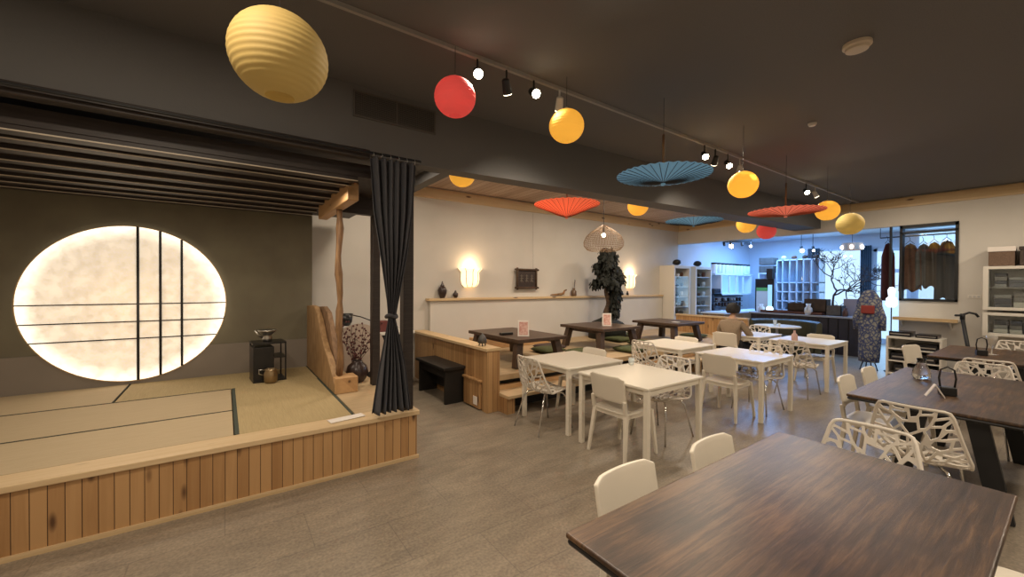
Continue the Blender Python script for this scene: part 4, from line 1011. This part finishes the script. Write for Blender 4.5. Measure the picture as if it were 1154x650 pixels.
MBm=[mat('stored_cloth_%d'%i,c,.8) for i,c in enumerate(((.10,.10,.11),(.24,.23,.21),(.06,.06,.07),(.42,.39,.33),(.17,.155,.14)))]
random.seed(2)
for zi,(z,hh) in enumerate(((1.321,.09),(1.651,.07),(.891,.08))):
    y=.86
    nm=0
    while y>-.4:
        wdt=random.uniform(.12,.2); zz=z
        k=random.randint(3,4) if zi<2 else 3
        for j in range(k):
            h=random.uniform(.6,1)*hh
            tag(MBx(-.12,.12,-wdt/2+.005,wdt/2-.005,0,h-.003).build('folded_cloth',random.choice(MBm),loc=(10.62,y-wdt/2,zz),bevel=.012),
                ['dark folded cloth on the lower shelf of the upper glass cabinet','dark folded cloth on the upper shelf of the upper glass cabinet','dark folded cloth inside the lower glass cabinet'][zi],'cloth',['cloths on the lower shelf of the upper glass cabinet','cloths on the upper shelf of the upper glass cabinet','cloths in the lower glass cabinet'][zi])
            zz+=h
        y-=wdt+.01
for i,(y,lab) in enumerate(((.78,'brown basket with a pale lid at the left end on top of the glass cabinet'),(.45,'dark woven basket next to the pale-lidded one on the cabinet'),(.12,'dark woven basket third from the left on the cabinet'))):
    t=T('storage_basket',lab,'basket',(10.6,y,2.002))
    MB().prism([(-.13,-.14),(.13,-.14),(.13,.14),(-.13,.14)],'z',0,.26).build('body',mat('basket_weave_%d'%i,[(.20,.13,.09),(.09,.065,.055),(.10,.07,.06)][i],.9,var=.4,scale=60),t,bevel=.01)
    if i==0: MBx(-.14,.14,-.15,.15,.24,.32).build('lid',M['papercard'],t,bevel=.006)
    else: MBx(-.14,.14,-.15,.15,.26,.31).build('rim',mat('basket_rim_%d'%i,(.06,.045,.04),.9),t,bevel=.006)
t=T('power_outlet','pair of white outlets on the far wall right of the black framed window','outlet',(FA,1.1,1.48))
MBx(-.008,0,-.08,.08,-.03,.03).build('plate',M['shelfw'],t,bevel=.002)
for y in (-.05,0,.05): MBx(-.011,-.008,y-.015,y+.015,-.02,.02).build('socket',M['whitemetal'],t)

# garments behind the black framed window
def garment(x,y,z,w,h,m,lab,ragged=0):
    t=T('hanging_garment',lab,'garment',(x,y,z))
    vs=[];nu,nv=16,14
    for j in range(nv+1):
        f=j/nv
        for i in range(nu+1):
            u=i/nu*2-1; hw=w/2*(.45+.55*min(1,f*5))*(1+.12*f); vs.append((.03*math.sin(u*7+f)+.02, hw*u, -h*f-.05*abs(u)*(1-f)+ragged*math.sin(u*6)*f))
    MB()._add(vs,[(j*(nu+1)+i,j*(nu+1)+i+1,(j+1)*(nu+1)+i+1,(j+1)*(nu+1)+i) for j in range(nv) for i in range(nu)]).build('cloth',m,t,smooth=True,solid=.012)
    MB().tube([(0,-w*.22,-.02),(0,0,.05),(0,w*.22,-.02)],.006,6).tube([(0,0,.05),(0,0,.10),(0,.02,.13)],.004,6).build('hanger',M['blackmat'],t)
t=T('garment_rail','black rail holding the hanging garments behind the inner window','rail',(11.15,0,2.66))
MB().tube([(0,1.2,0),(0,2.45,0)],.012,8).build('bar',M['blackmat'],t)
MB().tube([(0,1.2,0),(0,1.2,.54)],.006,6).tube([(0,2.45,0),(0,2.45,.54)],.006,6).build('hanger_rod',M['blackmat'],t)
gm=[mat('garment_%d'%i,c,.95,var=.3,scale=8) for i,c in enumerate(((.16,.075,.045),(.13,.12,.11),(.075,.05,.035),(.03,.03,.032),(.07,.02,.022)))]
garment(11.15,2.00,2.52,.30,.95,gm[0],'rust brown garment at the left behind the inner window',.03)
garment(11.15,1.81,2.50,.26,.85,gm[1],'grey garment in the middle behind the inner window',.04)
garment(11.13,1.66,2.52,.26,.88,gm[2],'dark brown garment right of the grey one behind the inner window',.03)
garment(11.11,1.49,2.54,.30,1.14,gm[3],'long black garment at the right behind the inner window',.05)
garment(11.15,2.33,2.56,.2,1.2,gm[4],'dark red garment hanging left of the black window frame')

# robe on a stand
t=T('robe_stand','indigo floral robe with a dull red sash on a dark-legged stand','robe stand',(10.35,2.42,0)); t.scale=(.8,.82,1)
vs=[];n=40;prof=[(.15,.17,.95),(.16,.30,.9),(.17,.6,.85),(.165,.9,.8),(.17,1.1,.8),(.19,1.25,.75),(.185,1.38,.7),(.13,1.47,.7),(.10,1.53,.8),(.07,1.57,1),(.01,1.585,1)]
mb=MB()
for r,z,sq in prof:
    for k in range(n):
        a=2*PI*k/n; rr=r*(1+.06*math.sin(a*5+z*4)*(1 if z<1.3 else .3)); vs.append((rr*sq*math.cos(a),rr*1.25*math.sin(a),z))
fs=[(i*n+k,i*n+(k+1)%n,(i+1)*n+(k+1)%n,(i+1)*n+k) for i in range(len(prof)-1) for k in range(n)]+[tuple(range(n))]
mb._add(vs,fs).build('robe',M['floral'],t,smooth=True)
for s in (-1,1): MB().tube([(0,s*.18,1.25),(-.02,s*.24,1.05),(-.01,s*.24,.8)],[.06,.075,.07],12).build('sleeve',M['floral'],t,smooth=True)
MBx(-.19,-.13,-.13,.12,1.12,1.28).build('sash',M['redc'],t,bevel=.02)
mb=MB()
for k in range(4):
    a=k*PI/2+.5; mb.tube([(.05*math.cos(a),.05*math.sin(a),.3),(.10*math.cos(a),.14*math.sin(a),.1),(.14*math.cos(a),.17*math.sin(a),0)],.012,6)
mb.build('stand_leg',M['blackmat'],t)

t=T('glowing_shape','small glowing white shape on a thin stand right of the floral robe','lamp',(10.55,2.14,0))
MB().tube([(0,0,0),(0,0,1.25)],.01,8).build('stand',M['blackmat'],t); MB().lathe([(.1,0),(.1,.012)],20).build('foot',M['blackmat'],t)
MB().lathe([(.05,1.25),(.09,1.30),(.08,1.42),(.045,1.46),(.06,1.58),(.03,1.64)],16).build('shade',mat('cold_paper_glow',(.8,.9,1),.5,emit=1.6,ecol=(.8,.92,1)),t,smooth=True)  # self-glowing form added for a bright white patch beside the robe

# ------------------------------------------------------------------ shop beyond the opening
def display_cab(x0,x1,lab,ball):
    t=T('display_cabinet',lab,'cabinet',((x0+x1)/2,6.7,0)); h=(x1-x0)/2; Y=-.3
    MB().box(-h,-h+.06,Y,.25,0,2.2).box(h-.06,h,Y,.25,0,2.2).box(-h+.06,h-.06,Y+.002,.25,2.12,2.198).box(-h+.06,h-.06,Y+.002,.25,0,.08).box(-h+.06,h-.06,.23,.249,.08,2.12).box(-h+.06,h-.06,Y+.002,Y+.03,.72,.80).box(-h+.06,h-.06,Y+.004,Y+.03,.08,.14).build('carcass',M['shelfw'],t,bevel=.004)
    for z in (.4,1.05,1.32,1.6,1.88): MBx(-h+.06,h-.06,Y+.03,.23,z,z+.018).build('shelf',M['shelfw'],t)
    MBx(-h+.07,h-.07,Y,Y+.012,.82,1.90).build('glass_door',M['pane'],t)
    cx=(x0+x1)/2
    q=T('black_bowl_pile','round black ball on top of the %s'%ball,'ornament',(x0+.35,6.55,2.201)); MB().ball((0,0,.09),.11,10,.75,jit=.3).build('ball',M['black'],q,smooth=True); q.name='black_ball'
    for z in (.82,1.07,1.34,1.62,1.9):
        for k in range(3):
            x=-h+.2+k*(2*h-.4)/2; r=random.uniform(.04,.06); hh=random.uniform(.07,.15)
            tag(MB().lathe([(r*.6,0),(r,hh*.5),(r*.8,hh),(r*.7,hh),(r*.8,hh*.5)],14).build('pottery',random.choice([M['ceramicw'],M['ceramic'],gm[0],gm[1]]),loc=(cx+x,6.55,z+.0),smooth=True),'small pot on a shelf of the %s'%ball,'pot','pots in the %s'%ball)
display_cab(9.93,10.72,'tall white glass-front cabinet at the end of the wall ledge','first tall cabinet')
display_cab(10.98,11.85,'second tall white glass-front cabinet, right of the first','second tall cabinet')
# wall unit with jars
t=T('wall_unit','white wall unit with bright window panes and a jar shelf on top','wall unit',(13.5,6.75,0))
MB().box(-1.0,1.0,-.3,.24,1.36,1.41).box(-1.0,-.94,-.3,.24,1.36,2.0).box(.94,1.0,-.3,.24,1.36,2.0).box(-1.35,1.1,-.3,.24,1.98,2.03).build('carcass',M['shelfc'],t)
mb=MB(); mb.box(-.94,.94,.1,.12,1.41,1.98); mb.build('lit_panel',mat('lit_blue_panel',(.35,.60,.8),.4,emit=.55,ecol=(.35,.68,1)),t)
for x in (-.45,0,.45): MBx(x-.03,x+.03,-.28,-.25,1.41,1.98).build('mullion',M['shelfc'],t)
MB().box(-1.0,1.0,.1,.24,.0,1.36).build('back_panel',M['shelfc'],t)
MB().box(-.85,.8,-.1,.1,1.30,1.33).box(-.85,.8,-.1,.1,1.13,1.15).box(-.85,.8,-.1,.1,.97,.99).build('spice_rack',M['trunk'],t)
for k in range(10):
    q=T('storage_jar','white jar with dark lid in the row on top of the wall unit','jar',(12.35+k*.235,6.6,2.031),0,'row of jars on the wall unit')
    MB().lathe([(.085,0),(.09,.02),(.09,.26),(.08,.28)],16).build('body',M['shelfc'],q,smooth=True); MB().lathe([(.088,.281),(.088,.33)],16).build('lid',M['blackmat'],q)
for k in range(9):
    for z,ro in ((1.331,'top'),(1.151,'middle'),(.991,'bottom')):
        if z>1.3: continue
        tag(MB().lathe([(.035,0),(.04,.08),(.03,.11)],10).build('small_cup',random.choice([M['ceramic'],gm[0],M['ceramicw']]),loc=(12.72+k*.19,6.72,z),smooth=True),'small cup on the %s rail of the spice rack'%ro,'cup','cups on the %s rail of the rack'%ro)
t=T('work_counter','pale counter with orange pine front below the wall unit','counter',(12.6,6.0,0))
MBx(-1.4,1.6,-.3,.3,0,.86).build('body',M['pine'],t); MBx(-1.45,1.65,-.34,.34,.86,.9).build('top',M['shelfc'],t)
t=T('espresso_machine','dark machine with curved top left of the wall unit','machine',(12.1,6.55,.9))
MB().box(-.2,.2,-.2,.2,0,.14).box(-.2,.2,.0,.2,.14,.5).box(-.2,.2,-.2,.2,.5,.66).build('body',M['book'],t,bevel=.03)
MB().tube([(-.1,-.2,.3),(-.1,-.3,.28)],.02,8).build('handle',M['steel'],t)
# notice board and fridge
t=T('notice_board','black upright board with a white sheet headed green','board',(13.0,5.45,0))
MBx(0,.06,-.26,.24,.35,1.86).build('board',M['black'],t,bevel=.006)
MBx(-.006,0,-.14,.20,.72,1.58).build('sheet',mat('pinned_sheet',(.62,.66,.66),.6),t); MBx(-.009,-.006,-.14,.20,1.5,1.60).build('green_header',mat('green_header',(.12,.42,.12),.6),t)
for y in (-.2,.18): MB().bar((.03,y,0),(.03,y,.36),.04).build('leg',M['black'],t)
tag(MB().box(-.1,.1,-.08,.08,0,.30).build('speaker_box',M['black'],loc=(13.03,5.28,1.861),bevel=.006),'narrow black box standing on top of the black notice board','box')
# stacked appliance
for i,(z,lab) in enumerate(((2.06,'grey box, lower of two on the post beside the cubby unit'),(2.32,'grey box, upper of two on the post beside the cubby unit'))):
    tag(MBx(-.2,.2,-.2,.2,0,.22).build('storage_box',gm[1],loc=(14.1,5.78,z),bevel=.01),lab,'box')
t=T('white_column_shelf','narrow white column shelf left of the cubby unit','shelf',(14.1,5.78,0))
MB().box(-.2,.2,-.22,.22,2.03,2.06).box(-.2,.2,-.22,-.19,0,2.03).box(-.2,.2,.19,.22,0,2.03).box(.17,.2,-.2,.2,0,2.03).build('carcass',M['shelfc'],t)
# cubby unit
t=T('cubby_unit','tall white cubby unit with glass-front lockers on its right half','shelving',(14.0,5.0,0))
mb=MB(); y0,y1=-.62,.52
mb.box(.36,.4,y0,y1,0,2.46)
for z in (0,.30,.60,.90,1.18,1.46,1.74,2.43): mb.box(0,.38,y0,y1,z,z+.03)
for y in (-.62,-.42,-.22,-.05,.14,.33,.49): mb.box(0,.38,y,y+.03,0,2.46)
mb.build('carcass',M['shelfc'],t)
MBx(-.01,-.004,-.6,-.05,.9,2.43).build('glass_door',M['pane'],t)
MBx(-.01,-.004,-.05,.5,1.77,2.43).build('glass_door',M['pane'],t)
for k in range(4):
    tag(MB().ball((0,0,.06),.07,8,.8,jit=.4).build('decor_piece',random.choice([gm[0],gm[2],M['ceramicw']]),loc=(14.1,5.35-k*.28,2.462),smooth=True),'small brown or white ornament on top of the cubby unit','ornament','ornaments on the cubby unit')
# curtains at the window
def shop_curtain(y0,y1,lab):
    t=T('window_curtain',lab,'curtain',(15.35,(y0+y1)/2,.9)); w=(y1-y0)/2; vs=[]; nu=30
    for z in (0,.6,1.2,1.95):
        for i in range(nu+1): vs.append((.03*math.sin(i*1.1),-w+2*w*i/nu,z))
    MB()._add(vs,[(j*(nu+1)+i,j*(nu+1)+i+1,(j+1)*(nu+1)+i+1,(j+1)*(nu+1)+i) for j in range(3) for i in range(nu)]).build('drape',mat('slate_curtain',(.06,.09,.12),.9) if 'slate_curtain' not in bpy.data.materials else bpy.data.materials['slate_curtain'],t,smooth=True,solid=.004)
shop_curtain(4.82,5.15,'slate curtain at the left of the bright shop window'); shop_curtain(3.56,3.82,'slate curtain at the right of the bright shop window')
# counter
t=T('shop_counter','long dark shop counter with white top across the opening','counter',(12.1,4.2,0))
MBx(0,.5,-1.25,1.2,0,.88).build('body',mat('dark_counter_panel',(.035,.032,.045),.5,var=.2),t); MBx(-.04,.54,-1.28,1.24,.88,.92).build('top',mat('counter_top',(.35,.37,.42),.4),t,bevel=.004)
mb=MB()
for i in range(12): mb.box(-.012,0,-1.2+i*.2,-1.185+i*.2,.05,.85)
mb.build('panel_batten',M['black'],t)
def crate(x,y,z,w,d,h,m,lab):
    t=T('wooden_crate',lab,'crate',(x,y,z)); MB().box(-d,d,-w,w,0,.015).box(-d,-d+.015,-w,w,0,h).box(d-.015,d,-w,w,0,h).box(-d,d,-w,-w+.015,0,h).box(-d,d,w-.015,w,0,h).build('box',m,t)
    return t
brn=mat('reddish_brown_wood',(.14,.055,.035),.6,var=.3)
crate(12.28,4.45,.921,.72,.14,.07,brn,'long flat reddish tray on the shop counter')
crate(12.4,4.35,1.0,.2,.15,.2,gm[2],'brown box stacked on the long tray, left one')
crate(12.4,3.93,1.0,.24,.15,.32,gm[2],'tall brown box right of the middle of the shop counter')
crate(12.4,3.55,.921,.16,.15,.25,gm[1],'grey open box at the right part of the shop counter')
for i,(x,y,r,h,m,lab) in enumerate(((12.18,4.05,.09,.28,M['ceramicw'],'white round-bodied jug in front of the brown boxes on the counter'),(12.3,5.22,.09,.22,M['shelfc'],'white container at the left end of the shop counter'),(12.2,3.3,.06,.2,gm[0],'brown jar at the right end of the shop counter'))):
    t=T('jug',lab,'jug',(x,y,.921)); MB().lathe([(r*.8,0),(r,h*.3),(r*.9,h*.6),(r*.5,h*.75),(r*.65,h),(r*.55,h),(r*.4,h*.75)],18).build('body',m,t,smooth=True)
    MB().tube([(-r*.5,0,h*.9),(-r*1.3,0,h*.75),(-r*.9,0,h*.4)],.012,6).build('handle',m,t,smooth=True)
tag(MBx(-.01,.01,-.16,.16,0,.42).build('display_card',mat('mauve_card',(.30,.28,.34),.6),loc=(12.55,3.27,.921)),'mauve card standing at the right end of the counter','card')
t=T('lit_globe_lamp','glowing white lamp with a round base at the left end of the counter','lamp',(12.25,5.08,.921)); t.location=(12.25,4.98,.93)
MB().ball((0,0,.09),.085,10).build('globe',mat('cold_lamp',(.7,.9,1),.4,emit=2.5,ecol=(.6,.85,1)),t,smooth=True); MB().tube([(0,0,.16),(0,0,.75)],.05,12).build('column',mat('cold_tube',(.3,.6,.9),.3,emit=.8,ecol=(.35,.7,1)),t)
# window tree
t=T('branch_tree','bare twisted decorative tree with gold leaves in front of the shop window','tree',(13.7,3.95,.0))
random.seed(21); mb=MB(); lf=MB()
def br(p,d,l,r,dep):
    pts=[p.copy()]; q=p.copy()
    for k in range(4):
        d=(d+Vector((random.uniform(-.5,.5),random.uniform(-.5,.5),random.uniform(-.25,.3)))).normalized(); q=q+d*l/4; pts.append(q.copy())
    mb.tube(pts,[r,r*.9,r*.8,r*.7,r*.6],6)
    if dep==0: return
    for k in range(3):
        nd=(d+Vector((random.uniform(-.8,.8),random.uniform(-1.2,1.2),random.uniform(-.5,.7)))).normalized(); br(q if k else pts[3],nd,l*.78,r*.68,dep-1)
    if dep<2 and random.random()<.35:
        for k in range(1): lf.ball(q+Vector((random.uniform(-.06,.06),random.uniform(-.06,.06),.02)),.022,5)
br(Vector((0,0,.95)),Vector((0,0,1)),.62,.034,5)
mb.tube([(0,0,0),(0,0,.92)],.042,8); mb.build('branches',M['branch'],t); lf.build('leaves',mat('dark_leaf',(.05,.05,.03),.8),t)['kind']='stuff'
MB().lathe([(.18,0),(.22,.3),(.2,.3)],20).build('pot',M['ceramic'],t); t.rotation_euler=(0,0,0)
# round table + booth
t=T('round_table','round white table in front of the dark booth seat','table',(10.35,4.05,0))
MB().lathe([(.46,.715),(.46,.74)],48).build('tabletop',M['tabw'],t,bevel=.004); MB().tube([(0,0,.02),(0,0,.715)],.03,12).build('column',M['steel'],t); MB().lathe([(.24,0),(.24,.015),(.04,.03)],24).build('foot',M['steel'],t)
t=T('booth_seat','dark olive curved booth seat behind the round white table','booth',(10.55,4.15,0)); mb=MB(); sb=MB()
arc=[R(-75+i*12) for i in range(15)]
vs=[];n=len(arc)
for a in arc:
    c,s=math.cos(a),math.sin(a)
    for r,z in ((.60,.0),(.72,.0),(.74,.80),(.70,.84),(.64,.80),(.60,.45)): vs.append((r*c+.1,r*s-.1,z))
fs=[(i*6+k,i*6+(k+1)%6,(i+1)*6+(k+1)%6,(i+1)*6+k) for i in range(n-1) for k in range(6)]+[tuple(range(6)),tuple((n-1)*6+k for k in range(6))[::-1]]
ol_=mat('olive_black_leather',(.045,.045,.025),.5)
mb._add(vs,fs).build('back_shell',ol_,t,smooth=False,bevel=.01)
vs=[]
for a in arc:
    c,s=math.cos(a),math.sin(a)
    for r,z in ((.58,.1),(.58,.46),(.28,.46),(.28,.1)): vs.append((r*c+.12,r*s-.1,z))
fs=[(i*4+k,i*4+(k+1)%4,(i+1)*4+(k+1)%4,(i+1)*4+k) for i in range(n-1) for k in range(4)]+[(0,1,2,3),tuple((n-1)*4+k for k in range(4))[::-1]]
sb._add(vs,fs).build('seat',ol_,t,bevel=.02)
glass_cup(10.42,4.12,.74,.04,.12,'clear glass on the round white table')
glass_cup(10.2,3.95,.74,.03,.07,'small tumbler on the round white table')
# ring chandelier
t=T('ring_chandelier','wide pale drum chandelier with round bulbs hanging in the shop','chandelier',(13.4,3.50,2.60)); t.scale=(.58,.58,.9)
MB().lathe([(.36,0),(.38,0),(.38,.2),(.36,.2),(.36,0)],40,cap=False).build('drum',mat('pale_wood_band',(.40,.27,.18),.6),t)
for k in range(6):
    a=k*PI/3+.2; MB().ball((.40*math.cos(a),.40*math.sin(a),.08),.055,8).build('bulb',M['bulbc'],t,smooth=True)
MB().tube([(0,0,.2),(0,0,.655)],.01,6).tube([(-.37,0,.2),(.37,0,.2)],.008,5).tube([(0,-.37,.2),(0,.37,.2)],.008,5).build('stem',M['blackmat'],t)
t=T('shop_light_track','black lighting track on the shop ceiling','track',(12.3,6.0,3.15)); MB().box(-.4,.4,-.02,.02,-.02,.049).build('rail',M['blackmat'],t); t.rotation_euler=(0,0,R(-40)); t.location=(12.35,5.92,2.95)
MB().tube([(0,0,.03),(0,0,.25)],.008,6).build('drop_rod',M['blackmat'],t)
for i,(x,y,lit,lab) in enumerate(((12.06,6.16,0,'black shop spotlight at the left end of the track'),(12.2,6.03,1,'glowing shop spotlight on the track'),(12.44,5.83,0,'black shop spotlight in the middle of the track'),(12.62,5.68,1,'small lit shop spotlight at the right end of the track'),(13.75,4.77,1,'glowing shop spotlight left of the chandelier'),(13.95,4.55,1,'warm shop spotlight beside the chandelier, lower one'))):
    z=2.93 if i<4 else 2.8
    q=T('shop_spotlight',lab,'spotlight',(x,y,z)); MB().tube([(0,0,0),(-.03,-.03,-.1)],.035,12).build('lamp_head',M['blackmat'],q); MB().tube([(0,0,0),(0,0,(.0 if i<4 else .4)+.02)],.008,6).build('stem',M['blackmat'],q)
    if lit: MB().ball((-.035,-.035,-.12),.055 if i in(1,4) else .035,8).build('lens',M['bulbs'] if i==1 else M['bulbc'],q,smooth=True)
# bright sign by the door: exit light
t=T('exit_sign','small green sign above the shop door','sign',(15.45,3.2,2.55)); MBx(-.03,0,-.12,.12,-.06,.06).build('box',mat('green_sign',(.03,.25,.15),.5,emit=.4,ecol=(.05,.5,.3)),t)

# ------------------------------------------------------------------ light
def area(name,loc,rot,sx,sy,e,c,spread=None):
    l=bpy.data.lights.new(name,'AREA'); l.shape='RECTANGLE'; l.size=sx; l.size_y=sy; l.energy=e; l.color=c
    o=bpy.data.objects.new(name,l); col.objects.link(o); o.location=loc; o.rotation_euler=rot; return o
def point(name,loc,e,c,r=.05):
    l=bpy.data.lights.new(name,'POINT'); l.energy=e; l.color=c; l.shadow_soft_size=r
    o=bpy.data.objects.new(name,l); col.objects.link(o); o.location=loc; return o
WARM=(1,.845,.66); CW=(.42,.66,1)
# street daylight through the windows
area('street_daylight',(16.6,3.9,2.0),(0,R(90),0),3.4,7,230,(.36,.66,1))
# added blue fill below the shop ceiling, making up for weaker daylight
area('shop_blue_fill',(13.4,5.4,3.15),(0,0,0),2.2,1.2,170,(.20,.46,1))
area('shop_blue_fill',(13.0,2.4,3.15),(0,0,0),2.2,2.2,80,(.25,.5,1))
# unseen area lights added below the ceiling as warm fill, no fixtures modelled
for x,y,e in ((.3,-.8,42),(2.6,-.9,45),(4.9,-.9,42),(7.2,-.9,38),(9.4,-.6,40),(-.6,1.6,60),(9.3,1.8,30)):
    l=area('ceiling_fill',(x,y,CZ-.03),(0,0,0),.35,.35,e,WARM)
# small warm area lights above the dining platform
for x in (4.2,6.2,8.4): area('platform_area_light',(x,5.0,CZ-.03),(0,0,0),.3,.3,38,WARM)
area('alcove_light',(1.9,5.6,CZ-.06),(0,0,0),.3,.3,22,WARM)
# stage: area lights without fixtures, added to brighten the mats
area('stage_fill',(-.4,4.75,2.55),(0,0,0),.8,.1,16,WARM)
area('stage_fill',(.6,4.2,2.55),(0,0,0),.5,.1,12,WARM)
point('disc_glow',(dx,6.0,1.4),3,WARM,.3)
point('sconce_glow',(3.86,6.72,2.0),7,(1,.70,.40),.05); point('sconce_glow',(8.62,6.72,1.97),7,(1,.70,.40),.05)
point('pendant_glow',(5.9,5.3,2.52),5,(1,.74,.45),.06)

w=bpy.data.worlds.new('World'); sc.world=w; w.use_nodes=True
w.node_tree.nodes['Background'].inputs[0].default_value=(.55,.75,1,1); w.node_tree.nodes['Background'].inputs[1].default_value=1.6

# ------------------------------------------------------------------ camera
f=456.2; yaw=R(54.63); pit=R(.58); roll=R(.34)
fw=Vector((math.cos(yaw),math.sin(yaw),0)); rt=Vector((math.sin(yaw),-math.cos(yaw),0)); up=Vector((0,0,1))
c,s=math.cos(pit),math.sin(pit); fw,up=c*fw-s*up,c*up+s*fw
c,s=math.cos(roll),math.sin(roll); rt,up=c*rt+s*up,c*up-s*rt
cam=bpy.data.cameras.new('Camera'); cam.sensor_width=36; cam.lens=f/1154*36; cam.clip_start=.02
co=bpy.data.objects.new('Camera',cam); col.objects.link(co)
mx=Matrix.Identity(4)
for i in range(3): mx[i][0]=rt[i]; mx[i][1]=up[i]; mx[i][2]=-fw[i]
mx[2][3]=1.65; co.matrix_world=mx; sc.camera=co
sc.view_settings.view_transform='Standard'; sc.view_settings.look='None'; sc.view_settings.exposure=0
sc.cycles.use_denoising=True; sc.cycles.max_bounces=6; sc.cycles.transparent_max_bounces=6; sc.cycles.sample_clamp_indirect=4
